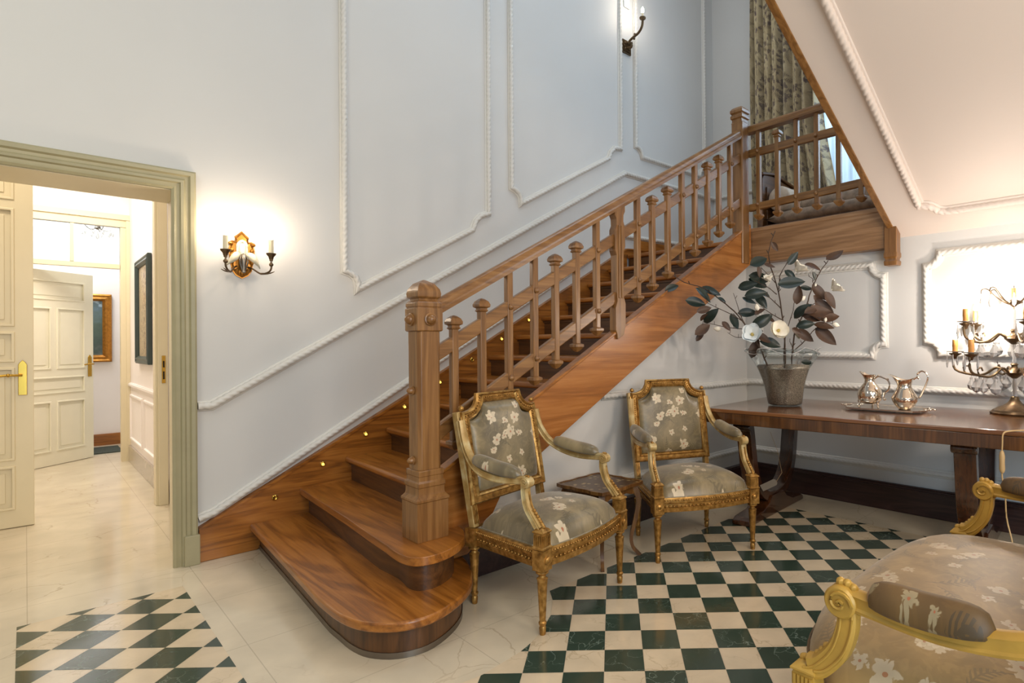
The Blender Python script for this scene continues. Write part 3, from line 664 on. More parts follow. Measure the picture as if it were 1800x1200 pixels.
for x in LONG:
    bo = baluster(x, RY, zl(x)-.10, zh(x)-.02, False)
    for fn in (zm, zl):
        u = build('round_button', rbutton(x, RY-.0225, fn(x), (0, -1, 0), .0155), 'rail_x', bo); u.location = (0, 0, 0)
for x in SHORT: baluster(x, RY, zl(x)-.10, zm(x)+.075, True)
# the shaped middle post
m = MB(); x = 2.612; pr = [(2.578, .0)]
prof = [(.046, zh(x)-.03), (.046, zh(x)-.075), (.032, zh(x)-.10), (.030, zh(x)-.14), (.044, zh(x)-.17), (.046, zh(x)-.30), (.032, zh(x)-.33), (.030, zh(x)-.50), (.030, zh(x)-.62), (.046, zh(x)-.66), (.046, zh(x)-.80), (.034, zh(x)-.83), (.03, zh(x)-.86)]
m.prism([(x-h, z) for h, z in prof] + [(x+h, z+.03) for h, z in reversed(prof)], 'y', RY-.028, RY+.028)
for d in (-.013, .013): m.box(x+d-.006, x+d+.006, RY-.034, RY-.028, zh(x)-.60, zh(x)-.14)
build('shaped_post', m, 'rail_z', ra, smooth=0, bevel=.006)
# ------------------------------------------------------------------ landing railing
RX = 4.175
lr = thing('landing_railing', 'brown wooden balustrade along the edge of the landing above the flowers', 'railing', (RX, 2.0, 2.16), world=True)
b = MB(); b.sweep([(4.10, 2.60, 2.958), (RX, 2.56, 2.962), (RX, 1.55, 2.975)], hp); build('handrail', b, 'rail_y', lr, smooth=40)
b = MB(); b.beam((4.13, 2.60, 2.765), (RX, 2.56, 2.765), .036, .06); b.beam((RX, 2.56, 2.765), (RX, 1.52, 2.765), .036, .062); build('middle_rail', b, 'rail_y', lr, smooth=0, bevel=.005)
b = MB(); b.beam((4.13, 2.60, 2.315), (RX, 2.56, 2.315), .036, .06); b.beam((RX, 2.56, 2.315), (RX, 1.48, 2.35), .036, .058); build('lower_rail', b, 'rail_y', lr, smooth=0, bevel=.005)
def bal2(y, cap, z1=None):
    m = MB(); z0 = 2.255; zt2 = z1 or (2.85 if cap else 2.95)
    sq_lathe(m, RX, y, [(.0185, z0), (.0185, zt2)], .004)
    sq_lathe(m, RX, y, [(.0185, z0), (.031, z0-.006), (.031, z0-.02), (.026, z0-.026), (.016, z0-.042), (.005, z0-.05)])
    if cap: sq_lathe(m, RX, y, [(.0185, zt2-.012), (.026, zt2-.006), (.021, zt2), (.021, zt2+.008), (.032, zt2+.014), (.033, zt2+.026), (.026, zt2+.042), (.003, zt2+.058)])
    o = build('baluster', m, 'rail_z', lr, smooth=25, bevel=.0015)
    if not cap and not z1:
        for z in (2.765, 2.33):
            u = build('round_button', rbutton(RX-.0225, y, z, (-1, 0, 0)), 'rail_x', o); u.location = (0, 0, 0)
for y, c, z1 in ((2.47, 0, None), (2.30, 1, None), (2.135, 0, None), (1.97, 0, None), (1.80, 0, 2.76), (1.636, 0, 2.36)): bal2(y, c, z1)
# landing fascia with corbel
fa = thing('landing_fascia', 'wide brown oak beam with a square drop post under the landing balustrade', 'beam', (4.2, 2.0, 1.86), world=True)
b = MB(); b.box(4.2, XB+.01, 1.49, 2.63, 1.862, 2.15); b.box(4.19, 4.2, 1.49, 2.63, 2.12, 2.15); build('beam', b, 'fascia', fa, smooth=0, bevel=.006)
b = MB(); sq_lathe(b, 4.225, 1.445, [(.040, 1.735), (.043, 1.74), (.045, 1.765), (.038, 1.773), (.038, 1.785), (.045, 1.795), (.045, 1.82), (.041, 1.83), (.041, 2.16)]); build('newel_drop', b, 'rail_z', fa, smooth=25, bevel=.003)
# ------------------------------------------------------------------ upper flight seen from below
SM = -.555; zs = lambda x: 1.952+SM*(x-4.276)
sf = MB(); sf.prism([(XB+.0, zs(XB)), (XB, zs(XB)+.12), (.6, zs(.6)+.12), (.6, zs(.6))], 'y', -2.6, 1.43)
struct('ceiling_soffit', sf, 'soffit', smooth=0)
us = thing('upper_stair_stringer', 'oak edge board of the upper flight sloping up across the curtain', 'stringer', (4.2, 1.45, 2.0), world=True)
b = MB(); b.prism([(4.2, zs(4.2)-.008), (4.2, zs(4.2)+.2), (.6, zs(.6)+.2), (.6, zs(.6)-.008)], 'y', 1.425, 1.468); build('board', b, 'rail_x', us, smooth=0, bevel=.004)
nS = Vector((SM, 0, -1)).normalized()
sp = lambda x, y: (x, y, zs(x)-.001)
ptsS = [sp(.7, 1.20), sp(4.02, 1.205)] + [sp(4.025, 1.18), sp(4.035, 1.15), sp(4.06, 1.125), sp(4.085, 1.11)] + [sp(4.10, 1.07), sp(4.10, -2.4)]
rope('trim_14', [ptsS], tuple(nS), .02, .032, 'soffit')

# ------------------------------------------------------------------ wide doorway casing + hall
def casing_prof(w): # profile from inner edge (u=0) to outer edge
    return [(0, 0), (0, .018), (.012, .026), (.022, .022), (.034, .022), (.040, .034), (.052, .038), (.060, .030), (.074, .030), (.082, .042), (.098, .046), (.107, .040), (.107, 0)]
cs = MB()
pf = casing_prof(0)
# right jamb, head (mitred) as a sweep up and across, profile offset outward
path = [(CX, YL, 0), (CX, YL, CZ), (-1.2, YL, CZ)]
cs.sweep(path, [(u, v) for u, v in pf], up=(0, -1, 0))
struct('trim_15', cs, 'casing', smooth=30)
cb = MB(); cb.box(CX+.045, CX+.115, YL-.055, YL, 0, .165); struct('trim_16', cb, 'casing', smooth=0, bevel=.004)
jl = MB(); jl.box(CX+.040, CX+.044, YL+.001, YL+.38, 0, CZ); jl.box(-1.15, CX+.04, YL+.001, YL+.38, CZ-.004, CZ+0)
struct('trim_17', jl, 'cream', smooth=0)
# vestibule and hallway walls
HX = .775
hw = MB(); hw.box(.83, .95, YL+.39, 5.6, 0, 3.1)
struct('wall_vestibule', hw, 'wall_hall', smooth=0)
hr_ = MB(); hr_.box(HX, HX+.12, 5.6, 8.06, 0, 3.1); struct('wall_hall_right', hr_, 'wall_hall', smooth=0)
hb = MB(); hb.box(HX-.0, .95, 8.05, 8.2, 0, 3.1); hb.box(-1.6, .78, 8.05, 8.2, 2.57, 3.1); struct('wall_hall_middle', hb, 'wall_hall', smooth=0)
hz = MB(); hz.box(-1.6, 1.6, 9.55, 9.7, 0, 3.1); struct('wall_hall_back', hz, 'wall_hall', smooth=0)
hl = MB(); hl.box(-1.7, -1.6, YL+.39, 9.7, 0, 3.1); struct('wall_hall_left', hl, 'wall_hall', smooth=0)
hl2 = MB(); hl2.box(1.5, 1.6, 8.2, 9.6, 0, 3.1); struct('wall_hall_end', hl2, 'wall_hall', smooth=0)
struct('ceiling.001', MB().box(-1.7, 1.6, YL+.39, 9.7, 3.1, 3.2), 'wall_hall', smooth=0)
# second doorway: jamb with strike plate
j2 = MB(); j2.box(.684, .76, 5.6, 5.70, 0, 3.1); j2.box(.70, .76, 5.585, 5.6, 0, 3.1); struct('trim_18', j2, 'cream', smooth=0, bevel=.004)
sp_ = thing('strike_plate', 'small brass strike plate on the cream door jamb', 'plate', (.72, 5.59, 1.03), world=True)
b = MB(); b.box(.722, .744, 5.578, 5.586, .93, 1.14); build('plate', b, 'brass', sp_, bevel=.002)
b = MB(); b.box(.728, .738, 5.576, 5.579, 1.05, 1.10); b.box(.728, .738, 5.576, 5.579, .96, 1.02); build('slot', b, 'dark', sp_)
def door_leaf(mb, w, h, t, panels, fw=.10):
    """leaf in local coords: x 0..w, y 0..t (both faces panelled), z 0..h ; panels = (x0,x1,z0,z1)"""
    xs = sorted({0, w} | {p[0] for p in panels} | {p[1] for p in panels}); zs_ = sorted({0, h} | {p[2] for p in panels} | {p[3] for p in panels})
    inp = lambda x, z: any(p[0] < x < p[1] and p[2] < z < p[3] for p in panels)
    for i in range(len(xs)-1):
        for j in range(len(zs_)-1):
            if not inp((xs[i]+xs[i+1])/2, (zs_[j]+zs_[j+1])/2): mb.box(xs[i], xs[i+1], 0, t, zs_[j], zs_[j+1])
    for (a, b, c, d) in panels:
        mb.box(a, b, t*.28, t*.72, c, d)
        m = .035
        mb.box(a+m, b-m, t*.12, t*.88, c+m, d-m)
        for yy in (-.006, t-.004):
            q = [(a, c), (b, c), (b, d), (a, d)]
            mb.sweep([(x, yy+.005, z) for x, z in q], [(-.004, -.006), (.014, -.006), (.010, .008), (-.004, .008)] if yy < 0 else [(-.004, -.006), (.014, -.006), (.010, .006), (-.004, .006)], True, up=(0, -1 if yy < 0 else 1, 0))
def handle(parent, x, y, z, s=-1, L=.11, yd=-1):
    m = MB(); m.box(x-.020, x+.020, y, y+.006*yd if yd > 0 else y, 0, 0) if 0 else None
    pts = [(x-.021, z-.115), (x+.021, z-.115), (x+.021, z+.09), (x+.014, z+.105), (x, z+.122), (x-.014, z+.105), (x-.021, z+.09)]
    m.prism(pts, 'y', y, y+.006*yd)
    o = build('escutcheon', m, 'brass', parent, bevel=.002)
    g = MB(); g.tube([(x, y, z+.02), (x, y+.045*yd, z+.02)], .008, 10); g.tube([(x, y+.045*yd, z+.02), (x+s*.02, y+.048*yd, z+.02), (x+s*L*.6, y+.046*yd, z+.022), (x+s*L, y+.046*yd, z+.016)], .008, 10)
    g.ball((x+s*L*.55, y+.046*yd, z+.021), .012); g.lathe([(.004, -.001), (.005, .004), (0, .005)], 10, (x, y, z-.05))
    build('lever', g, 'brass', parent); return o
d1 = thing('panelled_door', 'cream panelled door leaf with brass lever handle, nearest on the left', 'door', (-.86, 5.66, .004), R(-1.5))
mb = MB(); door_leaf(mb, .90, 2.9, .045, [(.13, .42, 2.21, 2.75), (.50, .80, 2.21, 2.75), (.13, .42, 1.35, 2.15) if 0 else (.13, .42, 1.36, 2.13), (.50, .80, 1.36, 2.13), (.13, .42, 1.12, 1.30), (.50, .80, 1.12, 1.30), (.13, .42, .45, 1.0) if 0 else (.13, .42, .46, 1.06), (.50, .80, .46, 1.06), (.13, .42, .13, .40), (.50, .80, .13, .40)])
build('leaf', mb, 'cream', d1, smooth=0, bevel=.0025); handle(d1, .848, -.001, 1.0, -1, .12)
# partition with transom
tf = MB()
for (a, b, c, d) in ((.70, .774, 0, 2.465), (-1.5, .774, 2.47, 2.568), (-1.5, .695, 2.03, 2.075), (.318, .345, 2.08, 2.465), (-.62, -.59, 2.08, 2.465)):
    tf.box(a, b, 8.03, 8.12, c, d)
tf.box(.745, .774, 8.012, 8.029, 0, 2.54); tf.box(-1.5, .774, 8.012, 8.029, 2.545, 2.60)
struct('door_2', tf, 'cream', smooth=0)
struct('window_2', MB().box(-1.5, .70, 8.075, 8.079, 2.07, 2.47), 'pane', smooth=0)
ang = math.atan2(8.60-8.16, .52-.042)
L3 = .86; hx3, hy3 = .52-L3*cos(ang), 8.60-L3*sin(ang)
d3 = thing('panelled_door', 'pale cream panelled door standing ajar beyond the transom partition', 'door', (hx3, hy3, .004), ang)
mb = MB(); door_leaf(mb, L3, 1.99, .04, [(.11, .75, 1.70, 1.88), (.11, .39, .99, 1.60), (.47, .75, .99, 1.60), (.11, .75, .74, .89), (.11, .39, .15, .64), (.47, .75, .15, .64)])
build('leaf', mb, 'creamlt', d3, smooth=0, bevel=.0025); handle(d3, .815, -.001, 1.0, -1, .10)
# hall right wall: wainscot, marble skirting, casing strip
wn = MB(); wn.box(HX-.012, HX, 5.72, 8.02, .79, .83); wn.box(HX-.022, HX, 5.72, 8.02, .80, .82)
for (a, b) in ((7.95, 7.10), (6.95, 5.85)):
    for (c, d) in ((.25, .70),):
        wn.sweep([(HX, a, c), (HX, b, c), (HX, b, d), (HX, a, d)], [(-.014, 0), (.014, 0), (.008, .014), (-.008, .014)], True, up=(-1, 0, 0))
struct('trim_19', wn, 'wall_hall', smooth=0)
struct('baseboard_hall', MB().box(HX-.02, HX, 5.70, 8.03, 0, .17), 'skirt_m', smooth=0, bevel=.003)
struct('baseboard_back', MB().box(-1.6, 1.5, 9.52, 9.55, 0, .14), 'oak_x', smooth=0, bevel=.003)
# pictures
def picture(name, label, T, w, h, fwid, fm, pm, depth=.035):
    t = thing(name, label, 'picture'); t.matrix_world = T
    f = MB(); f.sweep([(0, 0, 0), (0, 0, h), (0, w, h), (0, w, 0)], [(0, 0), (0, .015), (fwid*.3, depth), (fwid*.6, depth*.75), (fwid*.8, depth), (fwid, depth*.8), (fwid, 0)], True, up=(-1, 0, 0))
    build('frame', f, fm, t, smooth=30)
    c = MB(); c.box(-.006, -.002, 0, w, 0, h); 
    build('canvas', c, pm, t, smooth=0)
    return t
# built in the plane x=const, facing -x; y to the left
T = Matrix.Translation((HX-.003, 6.55, 1.12)); picture('framed_relief', 'tall picture in a dark teal frame on the hallway wall', T, .68, .84, .07, 'frame_d', 'paint_fl')
T = Matrix.Translation((.66, 9.545, 1.11)) @ Matrix.Rotation(R(90), 4, 'Z'); picture('framed_landscape', 'landscape painting in a broad gold frame on the far hall wall', T, .62, .66, .085, 'frame_g', 'paint_land', .045)
T = MB(); 
for i in range(16): T.box(.50+.0, .78, 8.78+i*.034, 8.78+i*.034+.03, .001, .012)
tag(build('door_mat', T, 'rug', bevel=.004), 'small dark mat on the marble floor beyond the open door', 'mat')

# ------------------------------------------------------------------ curtain, sheer, bench
cu = thing('curtain', 'floral patterned curtain with deep folds beside the landing window', 'curtain', (5.5, 2.7, ZL+.02), world=True)
m = MB(); nf = 150; nz_ = 26; vs = []
for j in range(nz_+1):
    tz = j/nz_; z = ZL+.03+(5.7-ZL)*tz
    yr = 2.38+.17*min(1, max(0, (z-2.5)/.95))          # hem spreads to the right
    yl_ = 3.34
    for i in range(nf+1):
        u = i/nf; y = yl_+(yr-yl_)*u
        x = 5.50+.055*sin(u*2*pi*7.3+.5*sin(z*1.3))+.022*sin(u*2*pi*15+z*.8)+.02*sin(u*31)
        vs.append((x, y, z))
m.add(vs, [(j*(nf+1)+i, j*(nf+1)+i+1, (j+1)*(nf+1)+i+1, (j+1)*(nf+1)+i) for j in range(nz_) for i in range(nf)])
dr_ = build('drape', m, 'curtain', cu, smooth=180)
uvl = dr_.data.uv_layers.new(name='UVMap')
for lp in dr_.data.loops:
    idx = lp.vertex_index; uvl.data[lp.index].uv = ((idx % 151)/150*2.3, dr_.data.vertices[idx].co.z)
sh = thing('sheer_curtain', 'thin white voile curtain glowing in the landing window', 'curtain', (5.62, 1.5, ZL+.05), world=True)
m = MB(); vs = []; nf = 160
for j in range(2):
    for i in range(nf+1):
        y = 2.6-1.95*i/nf; vs.append((5.62+.022*sin(i*.55)+.012*sin(i*1.3), y, (ZL+.05, 4.85)[j]))
m.add(vs, [(i, i+1, nf+2+i, nf+1+i) for i in range(nf)])
build('voile', m, 'sheer', sh, smooth=180)
be = thing('landing_bench', 'dark wooden daybed with brown striped cushions behind the landing balustrade', 'bench', (5.1, 2.0, ZL), world=True)
b = MB(); b.box(4.82, 5.38, 1.1, 2.86, ZL+.10, ZL+.22); 
for x in (4.86, 5.32):
    for y in (1.16, 2.80): b.box(x-.03, x+.03, y-.03, y+.03, ZL+.001, ZL+.12)
build('base', b, 'oakd_y', be, smooth=0, bevel=.006)
b = MB(); b.prism([(4.80, ZL+.1), (4.80, ZL+.66), (4.83, ZL+.70), (5.0, ZL+.715), (5.38, ZL+.67), (5.38, ZL+.1)], 'y', 2.80, 2.86); b.sweep([(4.78, 2.83, ZL+.70), (5.0, 2.83, ZL+.735), (5.40, 2.83, ZL+.68)], [(-.05, -.012), (.05, -.012), (.05, .012), (-.05, .012)])
for z0 in (.20, .42): b.box(4.86, 5.32, 2.785, 2.80, ZL+z0, ZL+z0+.17)
build('arm', b, 'oakd_x', be, smooth=0, bevel=.006)
def cushion(x0, x1, y0, y1, z0, z1, e=6, n=14):
    m = MB(); vs = []; k = n
    for s in (0, 1):
        for i in range(k+1):
            for j in range(k+1):
                u = -1+2*i/k; v = -1+2*j/k; f = (1-abs(u)**e)*(1-abs(v)**e); f = max(0, f)**.35
                zz = (z0+z1)/2+(1 if s else -1)*(z1-z0)/2*f
                vs.append(((x0+x1)/2+u*(x1-x0)/2, (y0+y1)/2+v*(y1-y0)/2, zz))
    q = (k+1)**2
    for s in (0, 1):
        for i in range(k):
            for j in range(k): 
                a = s*q+i*(k+1)+j; m.f.append((a, a+1, a+k+2, a+k+1))
    m.v = vs; m.m = [0]*len(m.f); return m
build('seat_cushion', cushion(4.80, 5.38, 1.1, 2.79, ZL+.20, ZL+.34), 'bench_fab', be, smooth=180)
build('back_cushion', cushion(5.06, 5.38, 1.1, 2.79, ZL+.32, ZL+.48), 'bench_fab', be, smooth=180)
bo = thing('bolster', 'round beige bolster cushion at the end of the landing daybed', 'cushion', (5.0, 2.70, ZL+.43), world=True)
b = MB(); T = Matrix.Translation((5.08, 2.67, ZL+.46)) @ Matrix.Rotation(R(90), 4, 'Y') 
b.lathe([(0, -.23), (.02, -.235), (.10, -.225), (.115, -.20), (.115, .20), (.10, .225), (.02, .235), (0, .23)], 28, T=T, fn=lambda r, z, a: (r, z*(1+.012*sin(a*14)))); build('cover', b, 'bench_fab' if 0 else plain('bolster_cloth', hexc('#b9a793'), .7, var=.12, vscale=30), bo, smooth=180)

# ------------------------------------------------------------------ armchairs and settee
def armchair(W=.60, over=0, ks=1.0, padend=.045, padk=1.15, D=.46, leg=.27, zr=.355, zb=.43, zsc=.625, crown=.475, top=.97, fab='fab', frame='gold', side='ochre', rearW=None, back=True, extra=0):
    """returns parts parented to an Empty at (0,0,0); front faces -y"""
    t = thing('armchair', '', 'armchair')
    hw = W/2; rw = (rearW or W*.8)/2; fy = -D/2; ry = D/2
    # legs
    for sx in (-1, 1):
        for (px, py, fr) in ((sx*hw, fy, 1), (sx*rw, ry, 0)):
            m = MB(); pr = [(.0115, 0), (.013, .004), (.015, .03), (.012, .036), (.0165, .045), (.017, .052), (.0125, .058), (.0135, .066), (.0225, leg-.045), (.024, leg-.036), (.016, leg-.030), (.015, leg-.022), (.027, leg-.012), (.027, leg-.004), (.02, leg)]
            def flute(r, z, a): return (r*(1-.10*(.5+.5*cos(8*a))) if .066 < z < leg-.04 else r, z)
            m.lathe(pr, 32, (px, py, 0), 0, flute)
            b2 = .029
            m.box(px-b2, px+b2, py-b2, py+b2, leg, zr)
            T = Matrix.Translation((px, py-b2, (leg+zr)/2)) @ Matrix.Rotation(R(90), 4, 'X')
            if fr:
                m.lathe([(.019, 0), (.019, .004), (.014, .003), (.010, .006), (.004, .008), (0, .009)], 12, T=T)
                sq_lathe(m, px, py, [(.027, zr), (.031, zr+.004), (.031, zr+.010), (.026, zr+.014), (.024, zb-.008), (.029, zb-.004), (.029, zb), (.018, zb+.012), (.008, zb+.016)])
                for k in range(-2, 3): m.box(px+k*.0095-.003, px+k*.0095+.003, py-.028, py-.020, zr+.02, zb-.014); m.box(px+sx*.020, px+sx*.028, py+k*.0095-.003, py+k*.0095+.003, zr+.02, zb-.014)
            build('leg', m, frame, t, smooth=40)
    # seat rails with bowed front
    bow = .035+extra
    fr = [(-hw+.03, fy), *[(-hw+.03+(2*hw-.06)*i/12, fy-bow*(1-(2*i/12-1)**2)) for i in range(1, 12)], (hw-.03, fy)]
    rp = [(-.018, -(zr-leg)/2+.006), (.012, -(zr-leg)/2+.006), (.016, -.012), (.010, -.008), (.010, .008), (.018, .012), (.020, .022), (.014, (zr-leg)/2), (-.018, (zr-leg)/2)]
    zmid = (leg+zr)/2
    m = MB(); m.sweep([(x, y, zmid) for x, y in fr], rp)
    for s in (-1, 1):
        p = [(s*hw, fy+.02, zmid), (s*rw, ry-.02, zmid)]
        if s < 0: p = p[::-1]
        m.sweep(p, rp)
    m.sweep([(rw-.02, ry, zmid), (-rw+.02, ry, zmid)], rp)
    rl = build('seat_rail', m, frame, t, smooth=30)
    # beading rows
    m = MB()
    def beads(path, r, pitch):
        P = [Vector(p) for p in path]
        for i in range(len(P)-1):
            L = (P[i+1]-P[i]).length; k = max(1, int(L/pitch))
            for q in range(k):
                c = P[i]+(P[i+1]-P[i])*((q+.5)/k)
                m.lathe([(0, -r), (r*.8, -r*.5), (r, 0), (r*.8, r*.5), (0, r)], 6, c)
    off = .020
    beads([(x, y-off, zr-.013) for x, y in fr], .0052, .0125); beads([(x, y-.016, zmid-.004) for x, y in fr], .006, .022)
    for s in (-1, 1): beads([(s*(hw+off), fy+.03, zr-.013), (s*(rw+off), ry-.03, zr-.013)], .0052, .0125); beads([(s*(hw+.014), fy+.03, zmid-.004), (s*(rw+.014), ry-.03, zmid-.004)], .006, .022)
    bd = build('beading', m, frame, rl, smooth=60); bd.location = (0, 0, 0)
    # seat cushion
    m = MB(); n = 26; vs = []
    for j in range(n+1):
        v = j/n; 
        for i in range(n+1):
            u = -1+2*i/n; 
            # squash to rounded
            uu_ = sin(u*pi/2)*.25+u*.75; vv = v
            wv = (hw-.0)*(1-v)+(rw-.0)*v - (.004 if v > .05 else 0)
            y = (fy-.008-(bow*(1-uu_*uu_) if not over else over*(1-uu_**4)))*(1-vv)+(ry-.03)*vv
            e = (1-abs(u)**5)*(1-abs(2*v-1)**5); e = max(0, e)**.42
            f2 = (1-u*u*.55)*(1-(2*v-1.05)**2*.5)
            z = zr-.004+(crown-zr)*(.52*e+.48*e*f2)
            cornerx = 1-.10*max(0, (1-v*8)) if v < .125 else 1
            vs.append((uu_*wv*cornerx, y, z))
    m.add(vs, [(j*(n+1)+i, j*(n+1)+i+1, (j+1)*(n+1)+i+1, (j+1)*(n+1)+i) for j in range(n) for i in range(n)])
    # skirt closing down to rail
    build('seat', m, fab+'_xy', t, smooth=180)
    # piping
    ring = [vs[i] for i in range(n+1)] + [vs[j*(n+1)+n] for j in range(1, n+1)] + [vs[n*(n+1)+i] for i in range(n-1, -1, -1)] + [vs[j*(n+1)] for j in range(n-1, 0, -1)]
    m = MB(); m.tube([(x*1.005, y, z+.004) for x, y, z in ring], .0045, 6, closed=True); 
    sc_ = [c for c in t.children if c.name.startswith('seat') and 'rail' not in c.name][0]
    pp = build('piping', m, fab+'_pad', sc_, smooth=180); pp.location = (0, 0, 0)
    # back
    lean = lambda z: ry+.0+(z-zr)*.16
    bz0 = zr+.105
    bw = rw+.02; btop = top-.082
    # posts
    for s in (-1, 1):
        m = MB(); m.sweep([(s*rw, ry, zr), (s*(rw+.004), lean(bz0), bz0), (s*(bw+.0), lean(btop)+.004, btop)], [(-.016, -.018), (.016, -.018), (.016, .018), (-.016, .018)], up=(0, -1, 0))
        build('back_post', m, side, t, smooth=0, bevel=.004)
        m = MB()
        for k in (-1, 0, 1): m.beam((s*rw+k*.009, ry-.02, zr+.02), (s*rw+k*.009, lean(bz0)-.02, bz0), .005, .006)
        build('fluting', m, frame, t, smooth=0)
    def BP(x, z, d=0): return (x, lean(z)-.012-d, z)
    a = bw-.0; sh_ = .09*(W/.6)**.3
    sc0 = arc(-a, btop+.0+.062, .062, -90, 0, 6) ; 
    q = [(-a, bz0), (-a, btop)] + [(-a+.030, btop+.002)] + [(-a+.032+.072*sin(R(t_)), btop+.005+.070-.070*cos(R(t_))) for t_ in (15, 32, 50, 70, 90)] + [(-a+.107, top)]
    out = q + [(-x, z) for x, z in reversed(q)]
    def inset(pts, d):
        cx = 0; n_ = len(pts); o = []
        for i in range(n_):
            p0 = Vector(pts[i-1]); p1 = Vector(pts[i]); p2 = Vector(pts[(i+1) % n_])
            d1 = (p1-p0).normalized(); d2 = (p2-p1).normalized(); n1 = Vector((d1.y, -d1.x)); n2 = Vector((d2.y, -d2.x)); nn = (n1+n2).normalized(); c = max(.5, nn.dot(n1)); o.append(tuple(p1+nn*d/c))
        return o
    fp = [(0, 0), (0, .016), (.008, .024), (.015, .014), (.032, .014), (.039, .024), (.047, .018), (.052, .006), (.052, 0)]
    m = MB(); m.sweep([BP(x, z) for x, z in out], [(-u if 0 else u, v) for u, v in fp], True, up=(0, -1, 0.0))
    # choose inward side: test sign
    bf = build('back_frame', m, frame, t, smooth=30)
    m = MB(); mid = inset(out, .0235)
    P = [Vector(BP(x, z, .015)) for x, z in mid]+[Vector(BP(*mid[0], .015))]
    for i in range(len(P)-1):
        L = (P[i+1]-P[i]).length; k = max(1, int(L/.013))
        for q_ in range(k):
            c = P[i]+(P[i+1]-P[i])*((q_+.5)/k); m.lathe([(0, -.005), (.004, -.002), (.004, .002), (0, .005)], 6, c)
    for s in (-1, 1): m.lathe([(.004, 0), (.013, .006), (.014, .016), (.008, .024), (0, .028)], 10, BP(s*(a-.012), btop+.004, .0))
    bd = build('beading', m, frame, bf, smooth=60); bd.location = (0, 0, 0)
    # upholstered back
    m = MB(); ai = a-.042; gx, gz = 36, 24; b0 = bz0+.046
    def ztop(x):
        d = abs(x)
        if d < a-.107-.036: return top-.048
        if d > a-.052: return btop-.046
        q_ = min(1, (d-(a-.143))/.091); return top-.048-(top-btop-.002)*(1-(1-q_)**2)**.5
    vs = []
    for j in range(gz+1):
        for i in range(gx+1):
            u = -1+2*i/gx; u = .82*u+.18*sin(u*pi/2); x = u*ai; v = j/gz; zz = b0+(ztop(x)-b0)*v
            e = max(0, (1-abs(u)**5)*(1-abs(2*v-1)**6))**.45
            vs.append(BP(x, zz, .004+.036*e))
    m.add(vs, [(j*(gx+1)+i, j*(gx+1)+i+1, (j+1)*(gx+1)+i+1, (j+1)*(gx+1)+i) for j in range(gz) for i in range(gx)])
    inn = inset(out, .040)
    m.add([BP(x, z, -.016) for x, z in inn], [tuple(range(len(inn)))])
    build('backrest', m, fab+'_xz', t, smooth=180)
    # arms
    for s in (-1, 1):
        ax = hw-.005; za = zsc
        pth = smooth_poly([(s*(bw+.004), lean(za+.22)-.02, za+.225), (s*(bw+.008), lean(za+.15)-.035, za+.14), (s*(bw+.022), lean(za+.07)-.075, za+.065), (s*(ax+.006), ry-.10, za+.018), (s*(ax+.010), 0.02, za-.004), (s*ax, fy+.13, za+.0), (s*ax, fy+.085, za+.006)], 5)
        kq = 1+(ks-1)*.6; m = MB(); m.sweep(pth, [(u_*kq, v_*kq) for u_, v_ in [(-.015, -.015), (.015, -.015), (.017, -.010), (.014, -.006), (.014, .006), (.017, .012), (.006, .018), (-.006, .018), (-.017, .012), (-.014, .006), (-.014, -.006), (-.017, -.010)]], up=(0, 0, 1))
        # scroll
        T = Matrix.Translation((s*ax, fy+.082, za-.004)) @ Matrix.Rotation(R(90), 4, 'Y')
        m.lathe([(0, -.021*kq), (.021*ks, -.021*kq), (.024*ks, -.017*kq), (.024*ks, .017*kq), (.021*ks, .021*kq), (0, .021*kq)], 22, T=T)
        for sd in (-1, 1):
            sp_pts = [(s*ax+sd*.0218*kq, fy+.082+ks*(.020-.0042*k/6)*cos(k*.5)*(1-k/26), za-.004+ks*(.020-.0042*k/6)*sin(k*.5)*(1-k/26)) for k in range(24)]
            m.tube(sp_pts, .0026*ks, 5)
        ar = build('arm', m, side, t, smooth=35)
        m = MB(); # acanthus on top of the scroll
        for k in range(7):
            a_ = R(100-k*24); m.ball((s*ax, fy+.082-.024*ks*sin(a_-R(90))*1.0, za-.004+.025*ks*cos(a_-R(90))), .0075*ks, 8)
        m.tube([(p[0], p[1], p[2]+.017) for p in pth[:14]], .0045, 6)
        lf = build('carved_leaf', m, frame, ar); lf.location = (0, 0, 0)
        # support
        sup = smooth_poly([(s*ax, fy+.092, za-.015), (s*ax, fy+.090, za-.06), (s*(ax+.002), fy+.072, za-.115), (s*(ax+.004), fy+.035, za-.16), (s*hw, fy+.010, zb+.006)], 4)
        m = MB()
        for q_ in (-1, 1): m.tube([(p[0]+q_*.0145*kq*(1+.25*i_/16), p[1]-.010, p[2]) for i_, p in enumerate(sup)], .0028, 6); m.tube([(p[0]+q_*.0145*kq*(1+.25*i_/16), p[1]+.012*kq, p[2]) for i_, p in enumerate(sup)], .0028, 6)
        m.sweep(sup, [(-.014, -.012), (-.010, -.016), (.010, -.016), (.014, -.012), (.014, .013), (.004, .017), (-.004, .017), (-.014, .013)], up=(0, -1, 0.2), scale=lambda q: kq*(1+.25*q))
        build('arm_support', m, side, t, smooth=35)
        m = MB(); m.tube([(p[0], p[1]-.018, p[2]+.006) for p in sup[3:]], .005, 6)
        for k, p in enumerate(sup[9:]): m.ball((p[0], p[1]-.020, p[2]+.010), .009, 8)
        build('carved_leaf', m, frame, t)
        # pad
        m = MB(); K = 14; rp_ = 14; ps = [Vector(p) for p in pth if fy+.115 < p[1] < ry-padend]
        vs = []; n_ = len(ps)
        p0, p1 = ps[0], ps[-1]
        cen = [p0+(p1-p0)*i/16+Vector((0, 0, .018-.010*sin(pi*i/16))) for i in range(17)]
